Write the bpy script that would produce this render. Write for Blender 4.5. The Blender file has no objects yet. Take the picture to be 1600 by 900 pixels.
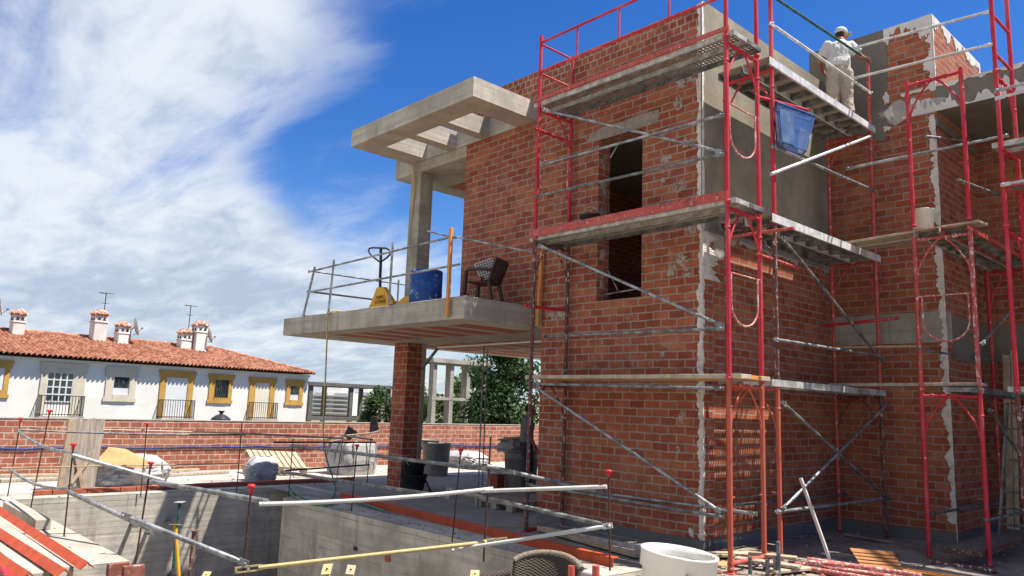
import bpy, bmesh, math, random
from mathutils import Vector, Matrix, noise as mnoise
random.seed(7)
rad = math.radians
V = Vector
scene = bpy.context.scene
COL = scene.collection

# ------------------------------------------------------------------ camera
# calibrated from the vanishing points of the villa: X runs along the front wall, Y along the side wall,
# the ground corner of these two walls is the origin, units are metres
CAM = V((5.343, -8.233, 1.65)); FPX = 1191.2
_h, _p, _r = rad(42.865), rad(8.887), rad(2.022)
_f0 = V((-math.cos(_h), math.sin(_h), 0)); _r0 = V((math.sin(_h), math.cos(_h), 0)); _u0 = V((0, 0, 1))
FW = _f0*math.cos(_p) + _u0*math.sin(_p); _up = _u0*math.cos(_p) - _f0*math.sin(_p)
RT = _r0*math.cos(_r) + _up*math.sin(_r); UP = _up*math.cos(_r) - _r0*math.sin(_r)
cam_d = bpy.data.cameras.new('camera'); cam = bpy.data.objects.new('camera', cam_d); COL.objects.link(cam)
cam_d.sensor_width = 36; cam_d.lens = FPX/1600*36; cam_d.clip_start = 0.05; cam_d.clip_end = 6000
m3 = Matrix((RT, UP, -FW)).transposed()
cam.matrix_world = Matrix.Translation(CAM) @ m3.to_4x4()
scene.camera = cam

# ------------------------------------------------------------------ light
SUN = V((0.40, 0.30, 1.0)).normalized()          # direction towards the sun
elev = math.asin(SUN.z)
world = bpy.data.worlds.new('World'); scene.world = world; world.use_nodes = True
wt = world.node_tree; wt.nodes.clear()
def wn(t, **k):
    n = wt.nodes.new(t)
    for a, b in k.items(): setattr(n, a, b)
    return n
def wmath(op, a, b=None, c=None, clamp=False):
    n = wn('ShaderNodeMath', operation=op); n.use_clamp = clamp
    for i, x in enumerate((a, b, c)):
        if x is None: continue
        if isinstance(x, (int, float)): n.inputs[i].default_value = x
        else: wt.links.new(x, n.inputs[i])
    return n.outputs[0]
sky = wn('ShaderNodeTexSky'); sky.sky_type = 'NISHITA'; sky.sun_disc = False
sky.sun_elevation = elev; sky.sun_rotation = math.atan2(SUN.x, SUN.y)
sky.altitude = 300; sky.air_density = 1.0; sky.dust_density = 0.25; sky.ozone_density = 3.0
tc = wn('ShaderNodeTexCoord'); sep = wn('ShaderNodeSeparateXYZ'); wt.links.new(tc.outputs['Generated'], sep.inputs[0])
def wdot(v):
    n = wn('ShaderNodeVectorMath', operation='DOT_PRODUCT'); wt.links.new(tc.outputs['Generated'], n.inputs[0])
    n.inputs[1].default_value = v; return n.outputs['Value']
# azimuth to the right of the view's heading (-1..1) and elevation; both are directions in the world
az = wdot(_r0); el = sep.outputs[2]
dv = wmath('ADD', wmath('MAXIMUM', el, 0.0), 0.16)
cx = wmath('DIVIDE', sep.outputs[0], dv); cy = wmath('DIVIDE', sep.outputs[1], dv)
cmb = wn('ShaderNodeCombineXYZ'); wt.links.new(cx, cmb.inputs[0]); wt.links.new(cy, cmb.inputs[1])
mp = wn('ShaderNodeMapping'); wt.links.new(cmb.outputs[0], mp.inputs[0]); mp.inputs['Rotation'].default_value = (0, 0, rad(28))
mp.inputs['Scale'].default_value = (0.55, 1.15, 1); mp.inputs['Location'].default_value = (3.1, 1.7, 0)
def wnoise(scale, detail, rough, dist, vec, w=None):
    n = wn('ShaderNodeTexNoise'); n.inputs['Scale'].default_value = scale; n.inputs['Detail'].default_value = detail
    n.inputs['Roughness'].default_value = rough; n.inputs['Distortion'].default_value = dist
    wt.links.new(vec, n.inputs['Vector']); return n.outputs['Fac']
n1 = wnoise(1.25, 9, 0.55, 0.7, mp.outputs[0])
n2 = wnoise(5.2, 9, 0.62, 0.4, mp.outputs[0])
n3 = wnoise(0.8, 6, 0.55, 0.2, cmb.outputs[0])
nn = wmath('ADD', wmath('MULTIPLY', n1, 0.78), wmath('MULTIPLY', n2, 0.22))
# cloud bank on the left half of the sky, thinning out to the right; pale streaks low above the horizon
def smooth(x, a, b):
    n = wn('ShaderNodeMapRange', interpolation_type='SMOOTHSTEP'); wt.links.new(x, n.inputs[0])
    n.inputs[1].default_value = a; n.inputs[2].default_value = b; return n.outputs[0]
edge = wmath('ADD', az, wmath('MULTIPLY', wmath('SUBTRACT', nn, 0.5), 0.78))
edge = wmath('SUBTRACT', edge, wmath('ADD', wmath('MULTIPLY', smooth(el, 0.30, 0.50), 0.14), wmath('MULTIPLY', wmath('SUBTRACT', 1.0, smooth(el, 0.16, 0.30)), 0.11)))
leftb = wmath('SUBTRACT', 1.0, smooth(edge, -0.40, -0.22))
lowb = wmath('MULTIPLY', wmath('SUBTRACT', 1.0, smooth(el, 0.10, 0.27)), wmath('SUBTRACT', 1.0, smooth(az, -0.05, 0.3)))
bias = wmath('ADD', wmath('MULTIPLY', leftb, 0.30), wmath('MULTIPLY', lowb, 0.24))
cov = smooth(wmath('ADD', nn, bias), 0.56, 0.86)
thin = wmath('MULTIPLY', smooth(wmath('ADD', nn, wmath('MULTIPLY', bias, 0.6)), 0.56, 0.8), 0.16)
cov = wmath('MAXIMUM', cov, thin)
shade = smooth(wmath('ADD', wmath('MULTIPLY', n3, 0.55), wmath('ADD', wmath('MULTIPLY', n2, 0.45), wmath('MULTIPLY', el, 0.22))), 0.42, 0.66)
cc = wn('ShaderNodeMix', data_type='RGBA'); wt.links.new(shade, cc.inputs['Factor'])
cc.inputs[6].default_value = (3.0, 3.6, 4.5, 1); cc.inputs[7].default_value = (5.4, 5.7, 6.1, 1)
hs = wn('ShaderNodeHueSaturation'); hs.inputs['Hue'].default_value = 0.514; hs.inputs['Saturation'].default_value = 1.36; hs.inputs['Value'].default_value = 1.0
wt.links.new(sky.outputs[0], hs.inputs['Color'])
mx = wn('ShaderNodeMix', data_type='RGBA'); wt.links.new(wmath('MULTIPLY', cov, 0.95), mx.inputs['Factor'])
wt.links.new(hs.outputs[0], mx.inputs[6]); wt.links.new(cc.outputs[2], mx.inputs[7])
bg = wn('ShaderNodeBackground'); bg.inputs['Strength'].default_value = 0.085
wo = wn('ShaderNodeOutputWorld'); wt.links.new(mx.outputs[2], bg.inputs[0]); wt.links.new(bg.outputs[0], wo.inputs[0])

sl = bpy.data.lights.new('sun', 'SUN'); sl.energy = 5.0; sl.angle = rad(0.53); sl.color = (1.0, 0.955, 0.88)
so = bpy.data.objects.new('sun', sl); COL.objects.link(so)
so.rotation_euler = (-SUN).to_track_quat('-Z', 'Y').to_euler(); so.location = (10, 10, 30)
scene.view_settings.view_transform = 'Standard'; scene.view_settings.look = 'None'
scene.view_settings.exposure = 0.92; scene.view_settings.gamma = 1; scene.view_settings.use_curve_mapping = False
scene.cycles.max_bounces = 8; scene.cycles.diffuse_bounces = 5; scene.cycles.transparent_max_bounces = 12
scene.cycles.use_denoising = True

# ------------------------------------------------------------------ measuring: a sight line of the photograph meets a known plane
def ray(px, py): return RT*((px-800)/FPX) + UP*((450-py)/FPX) + FW
def onX(v, px, py): d = ray(px, py); return CAM + d*((v-CAM.x)/d.x)
def onY(v, px, py): d = ray(px, py); return CAM + d*((v-CAM.y)/d.y)
def onZ(v, px, py): d = ray(px, py); return CAM + d*((v-CAM.z)/d.z)
def at(dep, px, py): return CAM + ray(px, py)*dep
def above(base, px, py):
    """point seen at (px,py) on the upright plane through base that faces the viewer"""
    n = V((base.x-CAM.x, base.y-CAM.y, 0)).normalized(); d = ray(px, py)
    return CAM + d*((base-CAM).dot(n)/d.dot(n))

# ------------------------------------------------------------------ object helpers
W = {}
def wloc(o):
    p = V((0, 0, 0))
    while o is not None: p += o.location; o = o.parent
    return p
def tag(o, label=None, cat=None, group=None, kind=None):
    if label: o['label'] = label
    if cat: o['category'] = cat
    if group: o['group'] = group
    if kind: o['kind'] = kind
    return o
def thing(name, label, cat, loc=(0, 0, 0), group=None):
    o = bpy.data.objects.new(name, None); COL.objects.link(o); o.location = loc; o.empty_display_size = 0.2
    return tag(o, label, cat, group)
class MB:
    def __init__(s): s.v = []; s.f = []; s.m = []; s.s = []
    def add(s, vs, fs, mi=0, sm=False):
        b = len(s.v); s.v += [V(x) for x in vs]
        for f in fs: s.f.append([b+i for i in f]); s.m.append(mi); s.s.append(sm)
        return s
    def box(s, x0, x1, y0, y1, z0, z1, mi=0):
        vs = [(x, y, z) for x in (x0, x1) for y in (y0, y1) for z in (z0, z1)]
        return s.add(vs, [(0, 1, 3, 2), (4, 6, 7, 5), (0, 4, 5, 1), (2, 3, 7, 6), (0, 2, 6, 4), (1, 5, 7, 3)], mi)
    def obox(s, c, ax, ay, az_, mi=0):
        c, ax, ay, az_ = V(c), V(ax), V(ay), V(az_)
        vs = [c+ax*i+ay*j+az_*k for i in (-1, 1) for j in (-1, 1) for k in (-1, 1)]
        return s.add(vs, [(0, 1, 3, 2), (4, 6, 7, 5), (0, 4, 5, 1), (2, 3, 7, 6), (0, 2, 6, 4), (1, 5, 7, 3)], mi)
    def beam(s, p0, p1, w, h, up=(0, 0, 1), mi=0):
        p0, p1 = V(p0), V(p1); d = p1-p0; L = d.length; d.normalize()
        side = d.cross(V(up)).normalized(); u = side.cross(d)
        return s.obox((p0+p1)/2, d*L/2, side*w/2, u*h/2, mi)
    def path(s, pts, r, n=10, mi=0, caps=True, radii=None):
        pts = [V(p) for p in pts]; rings = []; prev = None
        for i, p in enumerate(pts):
            t = (pts[min(i+1, len(pts)-1)]-pts[max(i-1, 0)]).normalized()
            if prev is None:
                a = t.cross(V((0, 0, 1)));
                if a.length < 1e-3: a = t.cross(V((1, 0, 0)))
            else: a = prev - t*prev.dot(t)
            a.normalize(); prev = a; b = t.cross(a); rr = radii[i] if radii else r
            rings.append([p+(a*math.cos(2*math.pi*k/n)+b*math.sin(2*math.pi*k/n))*rr for k in range(n)])
        vs = [q for ring in rings for q in ring]
        fs = [(i*n+k, i*n+(k+1) % n, (i+1)*n+(k+1) % n, (i+1)*n+k) for i in range(len(pts)-1) for k in range(n)]
        s.add(vs, fs, mi, True)
        if caps:
            s.add(rings[0], [list(range(n))[::-1]], mi); s.add(rings[-1], [list(range(n))], mi)
        return s
    def tube(s, p0, p1, r, n=10, mi=0, caps=True): return s.path([p0, p1], r, n, mi, caps)
    def lathe(s, prof, c, n=24, axis=(0, 0, 1), mi=0, sm=True):
        c = V(c); z = V(axis).normalized(); a = z.cross(V((1, 0, 0)))
        if a.length < .1: a = z.cross(V((0, 1, 0)))
        a.normalize(); b = z.cross(a)
        vs = [c+z*h+(a*math.cos(2*math.pi*k/n)+b*math.sin(2*math.pi*k/n))*r for r, h in prof for k in range(n)]
        fs = [(i*n+k, i*n+(k+1) % n, (i+1)*n+(k+1) % n, (i+1)*n+k) for i in range(len(prof)-1) for k in range(n)]
        return s.add(vs, fs, mi, sm)
    def prism(s, poly, d, mi=0):
        """poly: list of 3D points in one plane, d: extrusion vector"""
        n = len(poly); a = [V(p) for p in poly]; b = [p+V(d) for p in a]
        s.add(a+b, [list(range(n))[::-1], list(range(n, 2*n))]+[(i, (i+1) % n, n+(i+1) % n, n+i) for i in range(n)], mi)
        return s
    def build(s, name, mats, parent=None, bevel=0, label=None, segs=1):
        me = bpy.data.meshes.new(name); off = wloc(parent) if parent else V((0, 0, 0))
        me.from_pydata([tuple(p-off) for p in s.v], [], s.f)
        if not isinstance(mats, (list, tuple)): mats = [mats]
        for m in mats: me.materials.append(m)
        for p, mi, sm in zip(me.polygons, s.m, s.s): p.material_index = mi; p.use_smooth = sm
        bm = bmesh.new(); bm.from_mesh(me); bmesh.ops.recalc_face_normals(bm, faces=bm.faces); bm.to_mesh(me); bm.free()
        uv = me.uv_layers.new(name='UVMap')
        for p in me.polygons:
            n = p.normal
            for li in p.loop_indices:
                q = me.vertices[me.loops[li].vertex_index].co + off
                uv.data[li].uv = (q.x, q.y) if abs(n.z) > .7 else ((q.y, q.z) if abs(n.x) > abs(n.y) else (q.x, q.z))
        o = bpy.data.objects.new(name, me); COL.objects.link(o)
        if parent: o.parent = parent
        if bevel:
            b = o.modifiers.new('bevel', 'BEVEL'); b.width = bevel; b.segments = segs; b.limit_method = 'ANGLE'; b.angle_limit = rad(40)
        if label: o['label'] = label
        return o

def build_each(mb, name, mats, parent, **kw):
    """one object per loose piece"""
    n = len(mb.v); par = list(range(n))
    def fnd(i):
        while par[i] != i: par[i] = par[par[i]]; i = par[i]
        return i
    for f in mb.f:
        for i in f[1:]: par[fnd(i)] = fnd(f[0])
    grp = {}
    for k, f in enumerate(mb.f): grp.setdefault(fnd(f[0]), []).append(k)
    for ks in grp.values():
        b = MB(); idx = {}
        for k in ks:
            for i in mb.f[k]:
                if i not in idx: idx[i] = len(b.v); b.v.append(mb.v[i])
            b.f.append([idx[i] for i in mb.f[k]]); b.m.append(mb.m[k]); b.s.append(mb.s[k])
        b.build(name, mats, parent, **kw)

# ------------------------------------------------------------------ materials
class NT:
    def __init__(s, name):
        s.m = bpy.data.materials.new(name); s.m.use_nodes = True; s.t = s.m.node_tree; s.t.nodes.clear()
        s.out = s.n('ShaderNodeOutputMaterial'); s.b = s.n('ShaderNodeBsdfPrincipled'); s.l(s.b.outputs[0], s.out.inputs[0])
        s.tc = s.n('ShaderNodeTexCoord'); s.obj = s.tc.outputs['Object']; s.uv = s.tc.outputs['UV']
    def n(s, t, **k):
        x = s.t.nodes.new(t)
        for a, b in k.items(): setattr(x, a, b)
        return x
    def l(s, a, b): s.t.links.new(a, b)
    def put(s, sock, x):
        if hasattr(x, 'links'): s.l(x, sock)
        else: sock.default_value = (*x, 1) if isinstance(x, tuple) and len(x) == 3 and sock.type == 'RGBA' else x
    def math(s, op, a, b=None, clamp=False):
        x = s.n('ShaderNodeMath', operation=op); x.use_clamp = clamp; s.put(x.inputs[0], a)
        if b is not None: s.put(x.inputs[1], b)
        return x.outputs[0]
    def mix(s, f, a, b, blend='MIX'):
        x = s.n('ShaderNodeMix', data_type='RGBA', blend_type=blend); s.put(x.inputs[0], f); s.put(x.inputs[6], a); s.put(x.inputs[7], b)
        return x.outputs[2]
    def noise(s, scale, detail=4, rough=.55, vec=None, dist=0):
        x = s.n('ShaderNodeTexNoise'); x.inputs['Scale'].default_value = scale; x.inputs['Detail'].default_value = detail
        x.inputs['Roughness'].default_value = rough; x.inputs['Distortion'].default_value = dist; s.l(vec or s.obj, x.inputs['Vector'])
        return x.outputs['Fac']
    def map(s, vec, scale=(1, 1, 1), loc=(0, 0, 0), rot=(0, 0, 0)):
        x = s.n('ShaderNodeMapping'); s.l(vec, x.inputs[0]); x.inputs['Scale'].default_value = scale
        x.inputs['Location'].default_value = loc; x.inputs['Rotation'].default_value = rot; return x.outputs[0]
    def step(s, x, a, b):
        y = s.n('ShaderNodeMapRange', interpolation_type='SMOOTHSTEP'); s.l(x, y.inputs[0]); y.inputs[1].default_value = a; y.inputs[2].default_value = b
        return y.outputs[0]
    def bump(s, h, strength=.4, dist=.01):
        x = s.n('ShaderNodeBump'); x.inputs['Strength'].default_value = strength; x.inputs['Distance'].default_value = dist
        s.l(h, x.inputs['Height']); s.l(x.outputs[0], s.b.inputs['Normal'])
    def done(s, col, rough=.8, metal=0.0, spec=.3):
        s.put(s.b.inputs['Base Color'], col); s.put(s.b.inputs['Roughness'], rough); s.put(s.b.inputs['Metallic'], metal)
        s.b.inputs['Specular IOR Level'].default_value = spec; return s.m

def mat_brick(name, c1, c2, mortar, bw=.25, rh=.106, ms=.011, dust=.35, smear=.25, off=(0, 0), squash=1.0, dark=.55):
    k = NT(name)
    wob = k.noise(9, 3, .6, k.uv); wob2 = k.noise(11, 3, .6, k.map(k.uv, loc=(5.3, 2.1, 0)))
    cv = k.n('ShaderNodeCombineXYZ'); k.l(k.math('MULTIPLY', k.math('SUBTRACT', wob, .5), .030), cv.inputs[0])
    k.l(k.math('MULTIPLY', k.math('SUBTRACT', wob2, .5), .026), cv.inputs[1])
    cw = k.n('ShaderNodeCombineXYZ'); k.l(k.math('MULTIPLY', k.math('SUBTRACT', k.noise(1.9, 3, .5, k.uv), .5), .05), cw.inputs[0]); k.l(k.math('MULTIPLY', k.math('SUBTRACT', k.noise(2.3, 3, .5, k.map(k.uv, loc=(3, 7, 0))), .5), .034), cw.inputs[1])
    a0_ = k.n('ShaderNodeVectorMath', operation='ADD'); k.l(cv.outputs[0], a0_.inputs[0]); k.l(cw.outputs[0], a0_.inputs[1])
    add = k.n('ShaderNodeVectorMath', operation='ADD'); k.l(k.map(k.uv, loc=(off[0], off[1], 0)), add.inputs[0]); k.l(a0_.outputs[0], add.inputs[1])
    br = k.n('ShaderNodeTexBrick'); k.l(add.outputs[0], br.inputs['Vector'])
    br.offset = .5; br.squash = squash; br.squash_frequency = 3
    for a, b in (('Color1', (*c1, 1)), ('Color2', (*c2, 1)), ('Mortar', (*mortar, 1)), ('Scale', 1), ('Mortar Size', ms), ('Mortar Smooth', .25), ('Bias', -.1), ('Brick Width', bw), ('Row Height', rh)):
        br.inputs[a].default_value = b
    # the odd overburnt or pale brick: a random value per cell of the same bond
    wn_ = k.noise(1.1, 2, .5, k.map(k.uv, scale=(1, 2.4, 1)))
    fine = k.noise(46, 5, .7, k.uv); mid = k.noise(4.5, 5, .6, k.uv)
    col = k.mix(k.math('MULTIPLY', k.step(mid, .38, .7), dark), br.outputs[0], (c1[0]*.42, c1[1]*.40, c1[2]*.42))
    col = k.mix(k.math('MULTIPLY', k.step(wn_, .5, .72), .35), col, (c2[0]*1.15, c2[1]*1.5, c2[2]*1.35))
    col = k.mix(k.math('MULTIPLY', k.step(fine, .48, .78), .35), col, (c1[0]*.62, c1[1]*.6, c1[2]*.6))
    # pale lime bloom and smeared mortar
    bloom = k.step(k.noise(2.2, 7, .72, k.map(k.uv, scale=(1, 1.6, 1), loc=(9, 4, 0)), .8), .53, .80)
    col = k.mix(k.math('MULTIPLY', bloom, dust), col, (mortar[0]*1.15, mortar[1]*1.1, mortar[2]*1.05))
    sm = k.step(k.noise(5.5, 4, .6, k.map(k.uv, loc=(2, 8, 0)), 1.2), .60, .70)
    col = k.mix(k.math('MULTIPLY', sm, smear), col, mortar)
    run = k.step(k.noise(1.0, 5, .6, k.map(k.uv, scale=(7, .5, 1))), .56, .78)
    col = k.mix(k.math('MULTIPLY', run, .28), col, (.10, .055, .04))
    h = k.math('ADD', k.math('MULTIPLY', br.outputs['Fac'], -.75), k.math('MULTIPLY', fine, .35))
    k.bump(h, .75, .012)
    return k.done(col, .9, 0, .15)

def mat_concrete(name, base, var=.35, boards=0.0, panels=None, pores=.5, scale=1.0, stain=(.16, .13, .10), stain_f=.4, rough=.88, vert=False):
    k = NT(name); b = V(base)
    big = k.noise(1.3*scale, 6, .6); mid = k.noise(7*scale, 6, .65); fine = k.noise(60*scale, 4, .7)
    col = k.mix(k.step(big, .3, .7), tuple(b*(1-var*.6)), tuple(b*(1+var*.35)))
    col = k.mix(k.math('MULTIPLY', k.step(mid, .45, .8), .5), col, tuple(b*(1-var)))
    st = k.noise(1.6*scale, 6, .65, k.map(k.obj, scale=(2.6, 2.6, .35)))
    col = k.mix(k.math('MULTIPLY', k.step(st, .52, .74), stain_f), col, stain)
    h = k.math('ADD', k.math('MULTIPLY', mid, .5), k.math('MULTIPLY', fine, .35))
    if boards:
        bn = k.noise(1.0, 3, .5, k.map(k.obj, scale=(.25, .25, 13)))
        col = k.mix(k.math('MULTIPLY', k.step(bn, .45, .6), .42), col, tuple(b*.62)); h = k.math('ADD', h, k.math('MULTIPLY', bn, boards))
    if panels:
        su = k.n('ShaderNodeSeparateXYZ'); k.l(k.uv, su.inputs[0]); wb = k.math('MULTIPLY', k.math('SUBTRACT', k.noise(3, 3), .5), .02)
        for ax_, per in zip((0, 1), panels):
            fr = k.math('FRACT', k.math('ADD', k.math('DIVIDE', k.math('ADD', su.outputs[ax_], wb), per), 40.17))
            ln = k.math('LESS_THAN', fr, .010/per); ln = k.math('MULTIPLY', ln, k.step(k.noise(2.5, 4), .35, .6)); col = k.mix(k.math('MULTIPLY', ln, .7), col, tuple(b*.35)); h = k.math('SUBTRACT', h, ln)
        wh = k.step(k.noise(3.2, 6, .7, k.map(k.obj, loc=(7, 3, 1))), .60, .74); col = k.mix(k.math('MULTIPLY', wh, .45), col, tuple(b*1.35))
    if pores:
        vo = k.n('ShaderNodeTexVoronoi'); vo.inputs['Scale'].default_value = 17*scale; k.l(k.obj, vo.inputs['Vector'])
        pz = k.math('SUBTRACT', 1.0, k.step(vo.outputs['Distance'], .06, .14))
        pz = k.math('MULTIPLY', pz, k.step(k.noise(2.3*scale, 3), .5, .6))
        col = k.mix(k.math('MULTIPLY', pz, pores), col, tuple(b*.3)); h = k.math('SUBTRACT', h, pz)
    k.bump(h, .7, .010)
    col = k.mix(k.math('MULTIPLY', k.step(fine, .45, .75), .30), col, tuple(b*.55))
    return k.done(col, rough, 0, .2)

def mat_mix(name, c1, c2, scale=6, lo=.4, hi=.65, rough=.7, metal=0., bump=.2, spec=.3, stretch=(1, 1, 1), c3=None, s3=30, l3=.6, h3=.7, f3=.8, detail=5, bdist=.006):
    k = NT(name); n = k.noise(scale, detail, .6, k.map(k.obj, scale=stretch))
    col = k.mix(k.step(n, lo, hi), c1, c2)
    if c3: col = k.mix(k.math('MULTIPLY', k.step(k.noise(s3, 4, .6, k.map(k.obj, loc=(3, 1, 7))), l3, h3), f3), col, c3)
    if bump: k.bump(k.noise(scale*4, 4, .65, k.map(k.obj, scale=stretch)), bump, bdist)
    return k.done(col, rough, metal, spec)

def mat_pole(name, paint, rust=(.16, .05, .025), rust_a=.62, rust_b=.72, spl=.66, rough=.45, spec=.4, fade=(.55, .16, .12), fade_f=.4):
    k = NT(name)
    o = k.map(k.obj, scale=(1, 1, .45))
    col = k.mix(k.math('MULTIPLY', k.step(k.noise(3, 4, .6, o), .45, .7), fade_f), paint, fade)
    col = k.mix(k.step(k.noise(17, 6, .7, o), rust_a, rust_b), col, rust)
    col = k.mix(k.math('MULTIPLY', k.step(k.noise(30, 5, .65, k.map(k.obj, scale=(1, 1, .5), loc=(4, 4, 2))), spl, spl+.05), .85), col, (.62, .55, .48))
    k.bump(k.noise(60, 4, .7), .25, .003)
    return k.done(col, rough, 0, spec)

def mat_galv(name, base=(.40, .41, .41), dark=(.16, .16, .155), lite=(.62, .61, .58), rough=.5, metal=.55, spl=.6):
    k = NT(name)
    col = k.mix(k.step(k.noise(7, 5, .65, k.map(k.obj, scale=(1, 1, 1))), .38, .66), dark, base)
    col = k.mix(k.math('MULTIPLY', k.step(k.noise(26, 5, .7, k.map(k.obj, loc=(2, 6, 1))), spl, spl+.08), .85), col, lite)
    k.bump(k.noise(45, 4, .7), .3, .004)
    return k.done(col, rough, metal, .4)

M = {}
M['brick'] = mat_brick('brick_red', (.275, .068, .040), (.41, .134, .070), (.345, .28, .215), dust=.42, smear=.45, dark=.35)
M['brick_b'] = mat_brick('brick_side', (.29, .072, .038), (.43, .140, .068), (.32, .255, .195), dark=.35, dust=.22, off=(.09, .03), smear=.3)
M['brick_head'] = mat_brick('brick_headers', (.285, .072, .042), (.39, .13, .068), (.41, .335, .26), bw=.125, rh=.106, dust=.15, smear=.15)
M['brick_col'] = mat_brick('brick_column', (.33, .075, .042), (.42, .115, .062), (.42, .34, .28), bw=.25, rh=.128, ms=.013, dust=.15)
M['brick_wall'] = mat_brick('brick_boundary', (.275, .085, .052), (.39, .145, .088), (.50, .41, .32), bw=.25, rh=.118, ms=.011, dust=.3, smear=.5, dark=.4)
M['concrete'] = mat_concrete('concrete_cast', (.42, .375, .30), var=.5, panels=(1.05, 9.), boards=1.2, pores=.8, stain_f=.5)
M['concrete_pit'] = mat_concrete('concrete_pit', (.47, .43, .355), var=.55, boards=1.4, panels=(1.24, .52), pores=.9, stain_f=.65)
M['concrete_light'] = mat_concrete('concrete_light', (.48, .43, .35), var=.5, panels=(1.1, 9.), boards=.9, pores=.7, stain_f=.35)
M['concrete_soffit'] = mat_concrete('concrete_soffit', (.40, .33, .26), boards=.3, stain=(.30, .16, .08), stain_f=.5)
M['floor_light'] = mat_concrete('floor_dusty', (.46, .42, .36), var=.45, pores=.3, stain_f=.25, scale=.8)
M['floor_grey'] = mat_concrete('floor_grey', (.26, .25, .235), var=.4, pores=.2, stain_f=.35, scale=.9)
M['mud'] = mat_concrete('wet_ground', (.27, .23, .185), var=.6, pores=.0, stain=(.07, .06, .05), stain_f=.6, scale=1.6)
M['render'] = mat_concrete('cement_render', (.275, .24, .175), var=.45, pores=.25, stain=(.22, .18, .13), stain_f=.35)
M['render_shaded'] = mat_concrete('shaded_render', (.185, .165, .135), var=.30, pores=.15, stain=(.12, .105, .085), stain_f=.35)  # cement render again, darker: shade on these faces put into the colour
M['plinth'] = mat_concrete('plinth_render', (.15, .148, .145), var=.3, pores=.1, stain_f=.2)
M['mortar_white'] = mat_concrete('white_mortar', (.66, .62, .56), var=.2, pores=.2, stain_f=.15, scale=2)
M['mortar_grey'] = mat_concrete('grey_mortar', (.40, .36, .32), var=.3, pores=.3, stain_f=.2, scale=2.5)
M['red'] = mat_pole('scaffold_red', (.45, .020, .034), fade=(.55, .115, .11), fade_f=.85, rust_a=.63, rust_b=.73, spl=.645, rough=.55, spec=.3)
M['red_worn'] = mat_pole('scaffold_red_worn', (.44, .060, .045), fade=(.50, .14, .10), rust_a=.52, rust_b=.66, spl=.60)
M['red_rust'] = mat_pole('scaffold_rust', (.17, .045, .032), fade=(.24, .08, .055), rust=(.075, .04, .03), rust_a=.36, rust_b=.6, spl=.57, rough=.7)
M['red_orange'] = mat_pole('scaffold_faded', (.45, .085, .045), fade=(.52, .19, .12), rust=(.24, .06, .03), rust_a=.55, rust_b=.7, spl=.66, rough=.6)
M['galv'] = mat_galv('galvanised')
M['galv_dull'] = mat_galv('galvanised_dull', (.27, .27, .26), (.10, .10, .095), (.45, .44, .41), rough=.6, metal=.4)
M['galv_lite'] = mat_galv('galvanised_light', (.68, .67, .64), (.45, .44, .42), (.78, .76, .72), rough=.5, metal=.1)
M['red_fleck'] = mat_pole('scaffold_white_flecked', (.42, .06, .05), fade=(.50, .16, .12), rust=(.16, .05, .03), rust_a=.55, rust_b=.68, spl=.54)
M['red_dust'] = mat_pole('scaffold_dusty_pink', (.42, .10, .085), fade=(.50, .26, .21), fade_f=.7, rust=(.20, .06, .04), rust_a=.58, rust_b=.7, spl=.53, rough=.8)
M['crate_panel'] = mat_mix('crate_panel', (.055, .10, .22), (.10, .16, .27), scale=8, rough=.6, bump=.1)
M['bead'] = mat_mix('bead_mortar', (.68, .635, .56), (.54, .50, .44), scale=12, rough=.95, bump=.8, c3=(.34, .29, .25), s3=30, l3=.55, h3=.7, f3=.6, bdist=.012)
M['steel_edge'] = mat_galv('plank_edge', (.55, .54, .50), (.30, .28, .25), (.75, .72, .66), rough=.6, metal=.25)
M['rebar'] = mat_mix('rebar_steel', (.05, .035, .028), (.14, .06, .035), scale=30, rough=.8, metal=.3)
M['cap_red'] = mat_mix('cap_plastic', (.60, .025, .035), (.50, .02, .03), rough=.4, bump=0)
M['wood'] = mat_mix('weathered_wood', (.42, .31, .20), (.28, .20, .13), scale=5, stretch=(1, 1, 1), rough=.85, bump=.5, c3=(.5, .46, .38), s3=18)
M['wicker_rim'] = mat_mix('wicker_rim', (.26, .20, .145), (.15, .115, .08), scale=60, stretch=(1, 1, 1), rough=.7, bump=.6)
M['lintel'] = mat_mix('rough_lintel', (.33, .285, .24), (.24, .20, .165), scale=9, rough=.95, bump=.9, c3=(.42, .37, .32), s3=22, l3=.55, h3=.7, bdist=.02)
M['wood_lite'] = mat_mix('pale_wood', (.46, .37, .26), (.36, .27, .175), scale=6, rough=.8, bump=.4, c3=(.62, .57, .48), s3=14)
M['wood_grey'] = mat_mix('grey_wood', (.40, .34, .27), (.27, .22, .17), scale=4, stretch=(6, 6, .5), rough=.9, bump=.6, c3=(.5, .46, .40), s3=20)
M['wood_orange'] = mat_mix('shutter_board', (.50, .20, .055), (.42, .16, .045), scale=4, stretch=(1, 8, 1), rough=.6, bump=.2)
M['oxide'] = mat_mix('oxide_primer', (.47, .075, .024), (.37, .058, .02), scale=5, rough=.62, bump=.15, c3=(.40, .16, .09), s3=22, l3=.64, h3=.74, f3=.5)
M['white_plastic'] = mat_mix('white_plastic', (.60, .575, .51), (.52, .49, .42), scale=3, rough=.45, bump=.05, c3=(.45, .40, .33), s3=9, l3=.62, h3=.72, f3=.5)
M['black_plastic'] = mat_mix('black_rubber', (.018, .018, .02), (.035, .034, .034), scale=8, rough=.6, bump=.1, c3=(.12, .115, .11), s3=22, l3=.6, h3=.72, f3=.6)
M['blue_drum'] = mat_mix('blue_drum', (.014, .06, .22), (.03, .11, .31), scale=6, rough=.6, bump=.1, c3=(.45, .45, .45), s3=13, l3=.60, h3=.70, f3=.8, detail=7)
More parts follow.
